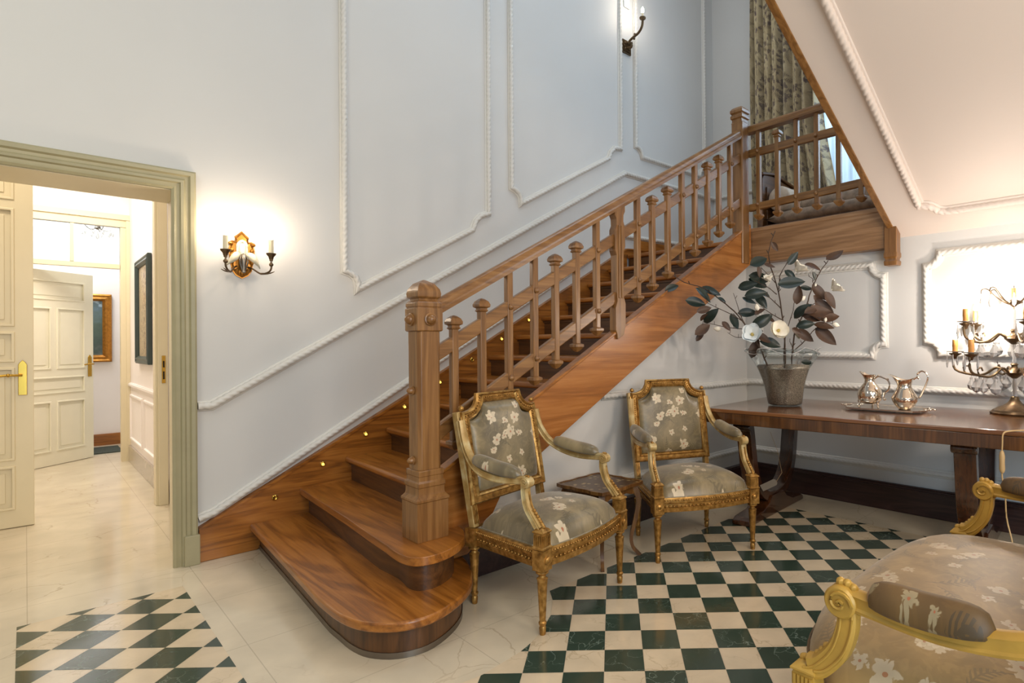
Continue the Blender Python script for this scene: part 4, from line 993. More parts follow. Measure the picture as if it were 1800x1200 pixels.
        for i, c in enumerate(cen):
            u = -1+2*i/16; e = max(0, 1-abs(u)**4)**.5
            for k in range(K):
                th = 2*pi*k/K; vs.append(c+Vector(((.031*padk*e+.0005)*cos(th), 0, max(-.010, (.036*padk*e+.0005)*sin(th)))))
        m.add(vs, [(i*K+k, i*K+(k+1) % K, (i+1)*K+(k+1) % K, (i+1)*K+k) for i in range(16) for k in range(K)] + [tuple(range(K)), tuple(16*K+k for k in range(K))])
        build('arm_pad', m, fab+'_pad', t, smooth=180)
    return t
ch = armchair()
ch.location = (1.735, 2.203, .001); ch.rotation_euler = (0, 0, R(12))
ch['label'] = 'gilded armchair with floral satin upholstery nearest the bottom of the stairs'; ch['group'] = 'gilded armchairs'
c2 = copy_tree(ch, (2.778, 2.142, .001), R(-26.6), 'gilded floral armchair between the small side table and the long table')
c2['group'] = 'gilded armchairs'
se = armchair(W=1.26, D=.52, leg=.30, zr=.42, zb=.478, zsc=.655, crown=.555, over=.13, ks=1.45, padend=.14, padk=1.35, top=1.0, fab='set', frame='ochre2', side='ochre2', rearW=1.16, extra=.05)
se.name = 'settee'; se['category'] = 'sofa'; se['label'] = 'wide floral settee with ochre scroll arms in the right foreground'
se.location = (1.855, .35, .001); se.rotation_euler = (0, 0, R(180))

# ------------------------------------------------------------------ nest of side tables
sd = thing('side_table', 'small brown inlaid side table with curved legs between the armchairs', 'table', (2.26, 2.372, .001), R(4))
def scal(h, n=40, r=.012):
    pts = []
    for s in range(4):
        for i in range(n//4):
            t_ = i/(n/4); u = -h+2*h*t_; w = h+r*sin(pi*3*t_)**2*.8
            p = [(u, -w), (w, u), (-u, w), (-w, -u)][s]; pts.append(p)
    return pts
m = MB(); m.prism(scal(.165), 'z', .408, .418); build('tabletop', m, 'inlay', sd, smooth=0, bevel=.003)
m = MB(); m.sweep([(x*1.0, y*1.0, .412) for x, y in scal(.168)], [(-.006, -.008), (.006, -.008), (.006, .010), (-.006, .010)], True); build('table_rim', m, 'st_wood', sd, smooth=30)
m = MB()
for a_ in range(4):
    T = Matrix.Rotation(R(90*a_), 4, 'Z')
    pts = [(-.14, .405), (.14, .405), (.14, .35), (.10, .355), (.06, .368), (0, .362), (-.06, .368), (-.10, .355), (-.14, .35)]
    vs = [T @ Vector((x, y, z)) for y in (-.145, -.133) for x, z in pts]; n_ = len(pts)
    m.add(vs, [tuple(range(n_))[::-1], tuple(range(n_, 2*n_))]+[(i, (i+1) % n_, n_+(i+1) % n_, n_+i) for i in range(n_)])
build('apron', m, 'st_wood', sd, smooth=0, bevel=.002)
for sx in (-1, 1):
    for sy in (-1, 1):
        m = MB(); d = lambda o, z: (sx*(.136+o), sy*(.136+o), z)
        m.sweep(smooth_poly([d(0, .40), d(.014, .35), d(.018, .30), d(.004, .20), d(-.012, .11), d(-.006, .05), d(.014, .015), d(.024, .0)], 3), [(-.015, -.015), (.015, -.015), (.015, .015), (-.015, .015)], up=(sx, -sy, 0), scale=lambda q: 1.15-.55*math.sin(pi*min(1, q*1.0)*.62))
        build('leg', m, 'st_wood', sd, smooth=40)

# ------------------------------------------------------------------ long table (rotated by 5 degrees)
ta = thing('console_table', 'long glossy dark wood table with curved lyre legs along the white wall', 'table', (3.90, .80, .0), R(4.4))
# local: x across (depth), y along the length
TX0, TX1, TY1, TY0 = -.62, .33, 1.555, -.9
m = MB(); m.box(TX0, TX1, TY0, TY1, .745, .77); build('tabletop', m, 'table', ta, smooth=0, bevel=.006, seg=3)
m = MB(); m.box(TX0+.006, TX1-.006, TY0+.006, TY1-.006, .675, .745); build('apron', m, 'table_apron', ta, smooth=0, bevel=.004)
for ly in (1.33, .05):
    m = MB(); w = .052
    for s in (-1, 1):
        pr = [(.44*s, .685), (.47*s, .672), (.465*s, .645), (.43*s, .63), (.40*s, .50), (.365*s, .36), (.30*s, .22), (.19*s, .13), (0, .10)]
        cxs = -.10
        pts = smooth_poly([(cxs+(.38*s), ly, .675), (cxs+.36*s, ly, .60), (cxs+.335*s, ly, .47), (cxs+.31*s, ly, .35), (cxs+.25*s, ly, .23), (cxs+.14*s, ly, .145), (cxs, ly, .12)], 4)
        m.sweep(pts, [(-w, -.032), (w, -.032), (w, .032), (-w, .032)], up=(0, 0, 1) if 0 else (s*1.0, 0, .0001), scale=None)
        T = Matrix.Translation((cxs+.40*s, ly, .645)) @ Matrix.Rotation(R(90), 4, 'X'); m.lathe([(.024, -w-.01), (.028, -w-.004), (.028, w+.004), (.024, w+.01)], 16, T=T)
        m.box(cxs+.40*s-.03 if s > 0 else cxs-.42, cxs+.42 if s > 0 else cxs-.37, ly-w, ly+w, .645, .677)
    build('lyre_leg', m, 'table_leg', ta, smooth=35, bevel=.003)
    m = MB(); cxs = -.10
    m.prism([(cxs-.44, .001), (cxs+.44, .001), (cxs+.44, .03), (cxs+.40, .05), (cxs+.24, .062), (cxs+.14, .10), (cxs+.10, .14), (cxs-.10, .14), (cxs-.14, .10), (cxs-.24, .062), (cxs-.40, .05), (cxs-.44, .03)], 'y', ly-.065, ly+.065)
    build('foot', m, 'table_leg', ta, smooth=0, bevel=.008)
# paper tag
tg = thing('paper_tag', 'grey paper tag hanging on a string under the left end of the table', 'tag', (3.56, 2.0, .25), world=True)
b = MB(); q = [(-.055, -.022), (.045, -.022), (.055, -.012), (.055, .012), (.045, .022), (-.055, .022)]
T = Matrix.Translation((3.452, 1.985, .252)) @ Matrix.Rotation(R(-60), 4, 'Z') @ Matrix.Rotation(R(-28), 4, 'Y')
b.prism([(p[0], p[1]) for p in q], 'y', -.0015, .0015); b.v = [tuple(T @ Vector(v)) for v in b.v]; build('card', b, 'cyan' if 0 else plain('grey_card', hexc('#7d766c'), .7), tg, smooth=0)
b = MB(); e = T @ Vector((.055, 0, 0)); b.tube([tuple(e), (e.x+.02, e.y-.03, e.z+.06), (e.x+.05, e.y+.02, e.z+.20), (3.50, 2.0, .60)], .0012, 5); build('string', b, 'cord', tg)

# ------------------------------------------------------------------ vase with magnolia branches
VX, VY, VZ = 3.63, 1.96, .7705
VA = yaw-R(90)                                   # local x runs along the camera's right
vz = thing('vase', 'fluted clear glass vase half filled with silver sand on the dark table', 'vase', (VX, VY, VZ), VA)
def ruf(amp):
    def fn(r, z, a):
        k = max(0, (z-.02)/.36)**1.6; return (r*(1+amp*k*sin(a*7+.4)+.05*k*sin(a*3)), z+.022*k*sin(a*5+1.2)*(1 if z > .25 else 0))
    return fn
vp = [(.095, 0), (.112, .004), (.116, .02), (.128, .10), (.146, .18), (.168, .25), (.195, .31), (.236, .375)]
m = MB(); m.lathe([(0.0, .001)]+vp, 84, (0, 0, 0), 0, ruf(.11)); build('glass_body', m, 'vase_glass', vz, smooth=180)
fn_ = ruf(.11); m = MB(); rim = []
for i in range(168):
    a = 2*pi*i/168; r_, z_ = fn_(.236, .375, a); rim.append((r_*cos(a), r_*sin(a), z_))
m.tube(rim, .0032, 6, closed=True); build('glass_rim', m, 'crystal', vz, smooth=180)
m = MB(); sp_ = [(0, .010), (.105, .010), (.1135, .02), (.1255, .10), (.1435, .18), (.1635, .25), (.1705, .268), (0, .272)]; m.lathe(sp_, 84, (0, 0, 0), 0, ruf(.11)); build('sand_fill', m, 'sand', vz, smooth=180)
S = 258.8
def L_(zx, zy, d=0):       # picture plane of the bouquet -> local coordinates (metres)
    px = 1150+zx/3.4286; py = 400+zy/3.4286; k = 1+d/3.92
    return Vector(((px-1380)/S*k, d, 1.2118-VZ-((py-600.5)/S)*k))
def leafmesh(mb, c, L, ang, tilt, yawa, curl, mi):
    """magnolia leaf: pointed ellipse with a folded midrib and curl"""
    n = 8; vs = []
    for i in range(n+1):
        t = i/n; w = .24*L*(sin(pi*t**.8)**.8 if 0 < t < 1 else 0)
        x = (t-.5)*L; zc = -curl*L*(2*t-1)**2
        for s in (-1, -.5, 0, .5, 1): vs.append(Vector((x, s*w, zc+abs(s)*w*.35)))
    T = Matrix.Translation(c) @ Matrix.Rotation(-ang, 4, 'Y') @ Matrix.Rotation(yawa, 4, 'Z') @ Matrix.Rotation(tilt, 4, 'X')
    mb.add([T @ v for v in vs], [(i*5+j, i*5+j+1, i*5+j+6, i*5+j+5) for i in range(n) for j in range(4)], mi)
def flower(name, par, c, r, openness, mat='petal', axis=(0, -.8, .5)):
    r = r*1.45
    m = MB(); T = Matrix.Translation(c) @ Vector(axis).normalized().to_track_quat('Z', 'Y').to_matrix().to_4x4()
    for ring, (np_, sc, op) in enumerate(((5, 1.0, openness), (4, .8, openness*.6))):
        for k in range(np_):
            a = 2*pi*k/np_+ring*.6+random.uniform(-.1, .1); vs = []; n = 7
            for i in range(n+1):
                t = i/n; el = R(90)-op*(t**.7)*R(85)
                # arc of the petal
                rad = r*sc*(sin(op*1.35*t)/max(.2, op*1.35)*1.0 if op > .2 else .25*sin(pi*t)); zz = r*sc*((1-cos(op*1.0*t)) *.3+t*(1.15-op*.75))
                w = r*sc*.52*sin(pi*min(1, t*.86+.06))**.7
                for s in (-1, -.5, 0, .5, 1):
                    vs.append(T @ (Matrix.Rotation(a, 3, 'Z') @ Vector((rad+.006*ring*-1+abs(s)*-.0*w-(.25*w*s*s), s*w, zz+.20*w*s*s+.004*sin(s*5+k)))))
            m.add(vs, [(i*5+j, i*5+j+1, i*5+j+6, i*5+j+5) for i in range(n) for j in range(4)])
    if openness > .6:
        m.lathe([(0, 0), (.012, .005), (.010, .03), (0, .036)], 8, (0, 0, 0), 1, T=T)
    return build(name, m, [mat, 'stamen'], par, smooth=180)
def bud(par, c, r, dirv=(0.3, 0, 1)):
    m = MB(); T = Matrix.Translation(c) @ Vector(dirv).normalized().to_track_quat('Z', 'Y').to_matrix().to_4x4()
    m.lathe([(0, -r*1.2), (r*.6, -r*.9), (r, -.1*r), (r*.85, r*.7), (r*.4, r*1.4), (0, r*1.8)], 12, fn=lambda rr, z, a: (rr*(1+.08*sin(3*a+z*40)), z), T=T)
    return build('bud', m, 'petal', par, smooth=180)
def branch(label, stems, leaves, group='magnolia branches'):
    t = thing('magnolia_branch', label, 'branch', (VX, VY, VZ+.0), VA, group)
    m = MB()
    for (pts, r) in stems:
        P = [L_(*p) if len(p) == 3 else L_(p[0], p[1]) for p in pts]
        P = smooth_poly(P, 3); P = [Vector(p)+Vector((random.uniform(-.003, .003), random.uniform(-.003, .003), 0)) for p in P]
        m.tube(P, r*1.5, 6, scale=lambda q: 1-.55*q)
        for p in P[2::3]:
            d = Vector((random.uniform(-1, 1), random.uniform(-1, 1), 1.2)).normalized(); m.tube([p, p+d*.024], r*.8, 5)
    build('stem', m, 'stem', t, smooth=60)
    m = MB()
    for (x, y, L, a, g) in leaves:
        d = random.uniform(-.07, .05); Lm = L/3.4286/S
        leafmesh(m, L_(x, y, d), Lm*1.24, R(a), R(random.uniform(40, 95)), R(random.uniform(-25, 25)), random.uniform(-.12, .14), g)
    build('foliage', m, ['leaf_g', 'leaf_b'], t, smooth=180)
    return t
bA = branch('tall middle magnolia branch with an open cream flower, in the glass vase',
  [([(795, 850, .02), (795, 740), (790, 640), (772, 500), (742, 330), (702, 200), (702, 120), (738, 12)], .0042), ([(772, 490), (705, 430, -.03), (655, 395, -.05)], .0026),
   ([(775, 555), (705, 520, -.04), (630, 470, -.06)], .0026), ([(760, 370), (772, 290, .03), (830, 190, .04), (848, 155, .05)], .0026), ([(745, 400), (690, 360, -.03), (600, 315, -.05)], .0024),
   ([(795, 840, .04), (800, 690, .04), (850, 500, .03), (868, 410, .02)], .0026), ([(740, 330), (690, 270, .03), (660, 240, .03)], .002)],
  [(625, 200, 112, 22, 0), (745, 108, 62, -48, 1), (692, 228, 56, -20, 1), (640, 300, 120, -12, 0), (570, 345, 100, 12, 0), (640, 330, 110, -22, 0), (605, 395, 110, 8, 0), (680, 398, 70, -25, 0), (578, 442, 76, -28, 0), (660, 442, 95, -55, 0),
   (578, 512, 100, 0, 0), (628, 505, 70, 30, 1), (655, 560, 122, 30, 0), (712, 555, 60, -40, 1), (825, 332, 132, 4, 0), (832, 180, 80, 52, 0), (830, 280, 70, -40, 0), (873, 405, 98, 82, 1), (895, 502, 112, 42, 0), (625, 262, 60, -80, 1), (700, 700, 112, -15, 0), (645, 668, 85, -35, 1), (630, 622, 62, 0, 0), (618, 728, 108, 68, 1)])
flower('flower', bA, L_(722, 628, -.10), .062, 1.0, axis=(.1, -.95, .35)); flower('flower', bA, L_(872, 262, .02), .050, .45, axis=(.5, -.3, .7)); bud(bA, L_(612, 482, -.05), .017, (-.2, 0, 1)); flower('flower', bA, L_(695, 320, -.02), .03, .3, axis=(-.3, -.3, .8))
bB = branch('long magnolia branch reaching left across the stair stringer from the vase',
  [([(700, 870, .02), (650, 750), (600, 660), (555, 590), (480, 500), (400, 432), (300, 360), (180, 322), (112, 280)], .004), ([(555, 590), (520, 515), (482, 390)], .0024), ([(530, 560), (450, 515, -.02), (330, 460, -.04), (300, 440, -.04)], .0022),
   ([(555, 612), (440, 600), (330, 575), (280, 580)], .0022), ([(545, 660), (490, 660), (440, 630)], .002)],
  [(112, 355, 82, 22, 0), (348, 385, 108, -30, 0), (290, 402, 110, -42, 0), (250, 446, 108, -12, 0), (282, 490, 80, 15, 1), (340, 527, 104, 45, 0), (288, 535, 52, 45, 1), (278, 612, 104, 32, 1), (268, 655, 60, 45, 1), (484, 567, 92, -72, 0), (425, 592, 62, -50, 1), (390, 430, 50, -30, 0)])
bud(bB, L_(384, 608), .018, (-1, 0, .1)); flower('flower', bB, L_(578, 650, -.07), .058, .75, 'petal_b', axis=(-.3, -.8, .3))
bC = branch('magnolia branch with brown leaves leaning right out of the glass vase',
  [([(832, 850, .0), (850, 650), (900, 540), (935, 440), (968, 350), (1010, 270), (1060, 195)], .004), ([(855, 740), (920, 680), (980, 610), (1050, 575), (1090, 588)], .0026), ([(900, 540), (960, 470, .02), (1040, 430, .03)], .0024),
   ([(880, 600), (950, 560, .02), (1040, 545, .03)], .0022), ([(968, 350), (965, 310), (940, 290)], .002), ([(845, 760), (830, 700), (822, 690)], .002)],
  [(955, 237, 92, -22, 1), (1095, 172, 102, 28, 1), (965, 290, 50, -68, 0), (935, 366, 62, -12, 0), (1015, 395, 112, -50, 1), (1066, 440, 100, -62, 1), (1035, 480, 112, -38, 1), (985, 512, 142, 0, 1), (960, 540, 110, -20, 1), (1055, 545, 150, 2, 1), (910, 586, 92, 8, 0), (1030, 600, 100, -12, 1), (1045, 660, 132, -44, 1), (905, 655, 100, -40, 1), (940, 500, 80, 15, 1), (1000, 430, 70, -30, 1), (850, 625, 60, -30, 1), (930, 820, 60, -5, 0)])
flower('flower', bC, L_(1092, 378, .03), .048, .5, axis=(.6, -.3, .6)); bud(bC, L_(1100, 588), .018, (1, 0, -.3)); bud(bC, L_(1040, 560), .012); bud(bC, L_(900, 428), .017, (.8, 0, .6)); bud(bC, L_(982, 346), .008); flower('flower', bC, L_(890, 670, .05), .04, .4, axis=(.2, .2, 1))

# ------------------------------------------------------------------ tray and two jugs
TYR = R(5.05); TZ = .7705
tr_ = thing('serving_tray', 'flat silver tray with branching handles on the dark table', 'tray', (3.80, 1.345, TZ), TYR)
m = MB(); oc = lambda a, b, c: [(-a+c, -b), (a-c, -b), (a, -b+c), (a, b-c), (a-c, b), (-a+c, b), (-a, b-c), (-a, -b+c)]
m.prism(oc(.135, .21, .03), 'z', .008, .013); m.sweep([(x, y, .014) for x, y in oc(.137, .212, .03)], [(-.006, -.008), (.006, -.006), (.008, .004), (-.002, .0)], True)
build('plate', m, 'tray', tr_, smooth=0)
for s in (-1, 1):
    m = MB(); pts = [(-.06, s*.20, .012), (-.05, s*.235, .016), (0, s*.262, .020), (.05, s*.235, .016), (.06, s*.20, .012)]
    m.tube(smooth_poly(pts, 4), .005, 8)
    for (x, y) in ((-.05, .235), (-.02, .255), (.02, .258), (.05, .235), (0, .275)): m.ball((x, s*y, .020), .009, 8, sz=.6)
    build('handle', m, 'silver', tr_)
for sx, sy in ((-1, -1), (1, -1), (1, 1), (-1, 1)):
    pass
m = MB()
for sx in (-1, 1):
    for sy in (-1, 1): m.ball((sx*.10, sy*.17, .004), .004, 8)
build('feet', m, 'silver', tr_)
def jug(loc, label, kind, rz):
    t = thing('milk_jug', label, 'jug', loc, rz); t.scale = (1.12, 1.12, 1.12)
    if kind == 0: pr = [(.02, .018), (.045, .022), (.063, .045), (.068, .070), (.062, .098), (.045, .122), (.030, .140), (.0265, .155), (.029, .172), (.035, .186)]; fz = .015
    else: pr = [(.030, .000), (.034, .006), (.050, .022), (.064, .048), (.068, .066), (.066, .070), (.058, .085), (.044, .108), (.036, .126), (.036, .142), (.042, .162), (.048, .170)]; fz = 0
    top = pr[-1][1]
    def fn(r, z, a):
        k = max(0, (z-top+.045)/.045); sp = max(0, cos(a))**5
        return (r*(1+.75*k*k*sp), z+.018*k*k*sp+(.006*k*cos(2*a) if kind else 0))
    inner = [(r-.003, z) for r, z in reversed(pr[3:])]
    m = MB(); m.lathe([(0, pr[0][1])]+smooth_poly([(a, b, 0) for a, b in pr], 2) if 0 else [(0, pr[0][1])]+pr+inner+[(0, pr[3][1])], 40, fn=fn); bd = build('body', m, 'silver', t, smooth=60)
    m = MB()
    if kind == 0: pts = [(-.028, 0, .165), (-.05, 0, .178), (-.075, 0, .172), (-.10, 0, .160), (-.112, 0, .135), (-.105, 0, .105), (-.085, 0, .085), (-.078, 0, .06), (-.082, 0, .045)]
    else: pts = [(-.045, 0, .168), (-.062, 0, .180), (-.072, 0, .175), (-.066, 0, .190), (-.070, 0, .205), (-.09, 0, .215), (-.112, 0, .200), (-.116, 0, .170), (-.098, 0, .120), (-.080, 0, .080), (-.070, 0, .068)]
    m.tube(smooth_poly(pts, 4), .0048, 8)
    if kind == 0:
        for p in ((-.05, 0, .18), (-.10, 0, .163), (-.085, 0, .085), (-.085, 0, .05)): m.ball(p, .008, 8)
    build('handle', m, 'silver', t)
    if kind == 0:
        for k in range(3):
            a = R(40+120*k); m = MB(); m.tube([(.05*cos(a), .05*sin(a), .032), (.060*cos(a), .060*sin(a), .016), (.056*cos(a), .056*sin(a), .004)], .0055, 8); m.ball((.060*cos(a), .060*sin(a), .005), .008, 8, sz=.6); m.ball((.056*cos(a), .056*sin(a), .036), .012, 8)
            build('foot', m, 'silver', t)
    return t
jug((3.78, 1.44, TZ+.0135), 'silver jug with scrolled handle and three little feet, left on the tray', 0, R(90-3))
jug((3.77, 1.225, TZ+.0135), 'silver jug with a tall looped handle and flat base, right on the tray', 1, R(90+5))

# ------------------------------------------------------------------ crystal candelabrum
CX_, CY_ = 4.07, .705
ca = thing('candelabrum', 'bronze candelabrum lamp hung with crystal drops at the right of the table', 'candelabrum', (CX_, CY_, .7705), yaw-R(90))
m = MB(); m.lathe([(.122, 0), (.126, .008), (.116, .014), (.112, .022), (.098, .026), (.092, .034), (.060, .048), (.036, .066), (.024, .085), (.022, .10), (.016, .105)], 40, fn=lambda r, z, a: (r*(1+.03*cos(14*a)), z)); build('base', m, 'bronze', ca, smooth=40)
m = MB(); m.lathe([(.013, .105), (.014, .13), (.010, .14), (.015, .17), (.011, .20), (.008, .24), (.014, .29), (.010, .33), (.014, .37), (.010, .41), (.008, .45), (.013, .50), (.010, .54), (.013, .59), (.01, .62)], 16); build('glass_stem', m, 'crystal', ca, smooth=60)
m = MB(); m.tube([(0, 0, .09), (0, 0, .78)], .005, 8)
for z0 in (.245, .447): m.lathe([(.012, z0-.035), (.030, z0-.02), (.050, z0), (.040, z0+.012), (.020, z0+.02), (.014, z0+.04), (.020, z0+.048), (.010, z0+.06)], 20, fn=lambda r, z, a: (r*(1+.06*cos(10*a)), z))
build('stem', m, 'bronze', ca, smooth=60)
random.seed(3)
def drop(par, p, L, w):
    m = MB(); x, y, z = p; m.tube([(x, y, z), (x, y, z-.012)], .0012, 4, mi=1)
    m.lathe([(0, z-.012), (w*.35, z-.018), (w*.25, z-.03), (w, z-.012-L*.62), (w*.75, z-.012-L*.85), (0, z-.012-L)], 6, (0, 0, 0)) if 0 else m.lathe([(0, -.012), (w*.35, -.018), (w*.3, -.03), (w, -.012-L*.62), (w*.75, -.012-L*.85), (0, -.012-L)], 6, (x, y, z))
    return build('crystal_drop', m, ['crystal', 'bronze'], par, smooth=0)
nd = 0
for (z0, n, rad, zc, ph) in ((.245, 6, .315, .352, .26), (.447, 5, .275, .535, .55)):
    for k in range(n):
        a = 2*pi*k/n+ph; c, s = cos(a), sin(a)
        m = MB(); pts = [(.04*c, .04*s, z0), (.09*c, .09*s, z0+.028), (.15*c, .15*s, z0-.012), (.21*c, .21*s, z0-.02), (rad*c, rad*s, z0+.01), ((rad+.012)*c, (rad+.012)*s, zc-.012)]
        m.tube(smooth_poly(pts, 4), .0072, 8); sc_p = [(rad*c*.80, rad*s*.80, z0-.02), (rad*c*.86, rad*s*.86, z0+.02), (rad*c*.78, rad*s*.78, z0+.035), (rad*c*.74, rad*s*.74, z0+.015)]; m.tube(smooth_poly(sc_p, 3), .005, 6)
        m.lathe([(.008, zc-.03), (.014, zc-.012), (.034, zc+.0), (.036, zc+.006), (.012, zc+.008)], 16, (rad*c, rad*s, 0))
        ar = build('candle_arm', m, 'bronze', ca, smooth=60)
        cd_ = MB(); cd_.lathe([(.0155, zc+.008), (.015, zc+.045), (.0165, zc+.05), (.015, zc+.088), (.012, zc+.092), (.0, zc+.092)], 14, (rad*c, rad*s, 0)); cc = build('candle', cd_, 'candle_o', ar); cc.location = (0, 0, 0)
        bb = MB(); bb.lathe([(.006, zc+.088), (.011, zc+.10), (.0105, zc+.115), (.003, zc+.132), (0, zc+.134)], 12, (rad*c, rad*s, 0)); cb_ = build('bulb', bb, 'bulb', ar); cb_.location = (0, 0, 0)
        dd = MB(); dd.lathe([(.012, zc+.010), (.048, zc+.014), (.050, zc+.018), (.012, zc+.014)], 20, (rad*c, rad*s, 0)); d2 = build('drip_dish', dd, 'crystal', ar, smooth=30); d2.location = (0, 0, 0)
        for q in range(4):
            b_ = a+R(90)*q; drop(ca, (rad*c+.046*cos(b_), rad*s+.046*sin(b_), zc+.012), .075 if q % 2 else .09, .008); nd += 1
        drop(ca, (rad*c*.72, rad*s*.72, z0-.02), .085, .026); drop(ca, (rad*c*.40, rad*s*.40, z0-.005), .09, .03)
m = MB()
for k in range(8):
    a = 2*pi*k/8+.2; c, s = cos(a), sin(a); m.tube(smooth_poly([(.01*c, .01*s, .645), (.05*c, .05*s, .665), (.09*c, .09*s, .70), (.13*c, .13*s, .745), (.16*c, .16*s, .745), (.165*c, .165*s, .722)], 4), .0035, 6)
m.lathe([(.01, .635), (.028, .655), (.034, .67), (.01, .68)], 16)
build('crown', m, 'bronze', ca, smooth=60)
for k in range(8):
    a = 2*pi*k/8+.2; drop(ca, (.165*cos(a), .165*sin(a), .722), .08, .013); drop(ca, (.20*cos(a+.3), .20*sin(a+.3), .228), .095, .032); drop(ca, (.16*cos(a+.1), .16*sin(a+.1), .43), .085, .022)
m = MB(); m.lathe([(.012, .68), (.012, .745), (0, .748)], 12); m2 = build('candle', m, 'candle_o', ca)
m = MB(); m.lathe([(.006, .748), (.012, .76), (.010, .78), (0, .80)], 12); build('bulb', m, 'bulb', ca)
# cord with inline switch
b = MB(); b.tube(smooth_poly([(3.95, .62, .777), (3.62, .55, .775), (3.38, .52, .775), (3.26, .575, .777), (3.212, .602, .768), (3.205, .606, .72), (3.205, .608, .66), (3.205, .608, .56), (3.22, .60, .50), (3.25, .60, .36), (3.22, .57, .22), (3.27, .62, .10), (3.32, .60, .006), (3.5, .55, .006), (4.1, .45, .006)], 5), .0035, 7)
co_ = tag(build('lamp_cord', b, 'cord'), 'beige lamp cord with an inline switch hanging over the table edge', 'cord')
b = MB(); b.lathe([(0, .575), (.009, .585), (.0125, .60), (.011, .63), (.0125, .66), (.008, .682), (0, .69)], 14, (3.205, .608, 0), fn=lambda r, z, a: (r, z)); build('inline_switch', b, 'cord', co_)

# ------------------------------------------------------------------ wall sconces
sc1 = thing('wall_sconce', 'two-armed gilt wall sconce with a shell figure and cream candles by the doorway', 'wall lamp', (.887, YL, 1.62), world=True)
def flat(mb, pts, y0, y1): mb.prism(pts, 'y', y0, y1)
m = MB(); cx, z0 = .887, 1.625
bp = [(0, 1.605), (.03, 1.622), (.05, 1.65), (.055, 1.68), (.062, 1.72), (.066, 1.775), (.060, 1.80), (.066, 1.815), (.050, 1.826), (.034, 1.822), (.032, 1.84), (.036, 1.85), (.022, 1.862), (0, 1.885)]
pts = [(cx+x, z) for x, z in bp] + [(cx-x, z) for x, z in reversed(bp[1:-1])]
flat(m, pts, YL-.012, YL-.001)
m.tube([(cx+x*.86, YL-.014, 1.745+(z-1.745)*.92) for x, z in bp] + [(cx-x*.86, YL-.014, 1.745+(z-1.745)*.92) for x, z in reversed(bp[1:-1])], .005, 6, closed=True)
for s in (-1, 1):
    for z in (1.70, 1.735, 1.77): m.ball((cx+s*.05, YL-.014, z), .010, 8, sz=1.4)
    m.ball((cx+s*.056, YL-.016, 1.808), .014, 8, sz=.8)
for k in range(-2, 3): m.ball((cx+k*.013, YL-.022, 1.632+abs(k)*.008), .010, 8, sz=1.6)
bp_ = build('back_plate', m, 'frame_g', sc1, smooth=40)
m = MB(); T = Matrix.Translation((cx, YL-.02, 1.70))
m.sweep(smooth_poly([(cx-.020, YL-.018, 1.75), (cx-.022, YL-.020, 1.80), (cx, YL-.022, 1.826), (cx+.022, YL-.020, 1.80), (cx+.020, YL-.018, 1.75)], 4), [(-.004, -.006), (.004, -.006), (.004, .006), (-.004, .006)])
m.lathe([(0, -.05), (.020, -.045), (.022, 0), (.020, .045), (0, .058)], 14, (cx, YL-.014, 1.762), fn=lambda r, z, a: (r*(.55 if sin(a) > 0 else .8), z))
for s in (-1, 1):
    vs = []; n = 8
    for i in range(n+1):
        t = i/n; w = .022*sin(pi*min(.97, t*.9+.12)); x = cx+s*(.012+.075*t); z = 1.745-.02*t-.055*t*t; 
        for q in (-1, 0, 1): vs.append((x+q*w*.3*s, YL-.040-.030*sin(pi*t)+abs(q)*.008, z+q*w))
    m.add(vs, [(i*3+j, i*3+j+1, i*3+j+4, i*3+j+3) for i in range(n) for j in range(2)])
sh_ = build('white_petals', m, plain('cream_enamel', hexc('#ddd6bd'), .4), sc1, smooth=180, solid=.003)
m = MB(); m.lathe([(0, 1.632), (.012, 1.64), (.007, 1.655), (.012, 1.68), (.015, 1.71), (.010, 1.745), (0, 1.75)], 12, (cx, YL-.050, 0))
for s in (-1, 1): m.tube(smooth_poly([(cx+s*.006, YL-.05, 1.65), (cx+s*.016, YL-.055, 1.68), (cx+s*.020, YL-.055, 1.715), (cx+s*.012, YL-.05, 1.735)], 3), .0045, 6)
build('figure', m, 'cyan', sc1, smooth=60)
for s in (-1, 1):
    m = MB(); ax = cx+s*.112; ay = YL-.165
    m.tube(smooth_poly([(cx+s*.03, YL-.02, 1.675), (cx+s*.05, YL-.05, 1.66), (cx+s*.075, YL-.10, 1.632), (cx+s*.10, YL-.15, 1.638), (ax, ay, 1.66), (ax, ay, 1.70)], 4), .005, 8)
    m.ball((ax, ay, 1.682), .012, 10); m.ball((ax, ay, 1.708), .010, 10, sz=.7)
    for q in (-1, 1): m.tube(smooth_poly([(cx+s*.075, YL-.10, 1.632), (cx+s*.105, YL-.14+q*.02, 1.632), (cx+s*.125, YL-.15+q*.03, 1.642)], 3), .005, 6, scale=lambda t: 1.3-t)
    m.lathe([(.006, 1.705), (.011, 1.715), (.014, 1.728), (.024, 1.74), (.026, 1.748), (.012, 1.748)], 16, (ax, ay, 0))
    ar = build('arm', m, 'bronze', sc1, smooth=60)
    k = MB(); k.lathe([(.0125, 1.745), (.0125, 1.826), (0, 1.828)], 14, (ax, ay, 0)); o = build('candle', k, 'candle', ar); o.location = (0, 0, 0)
    k = MB(); k.lathe([(.006, 1.826), (.012, 1.840), (.011, 1.856), (.003, 1.872), (0, 1.874)], 12, (ax, ay, 0)); o = build('bulb', k, 'bulb', ar); o.location = (0, 0, 0)
sc2 = thing('wall_sconce', 'single-armed bronze wall sconce high on the stair wall', 'wall lamp', (4.19, YL, 4.17), world=True)
m = MB(); m.box(4.13, 4.255, YL-.018, YL-.001, 4.105, 4.235); m.prism([(4.145, 4.12), (4.24, 4.12), (4.24, 4.22), (4.145, 4.22)], 'y', YL-.026, YL-.018)
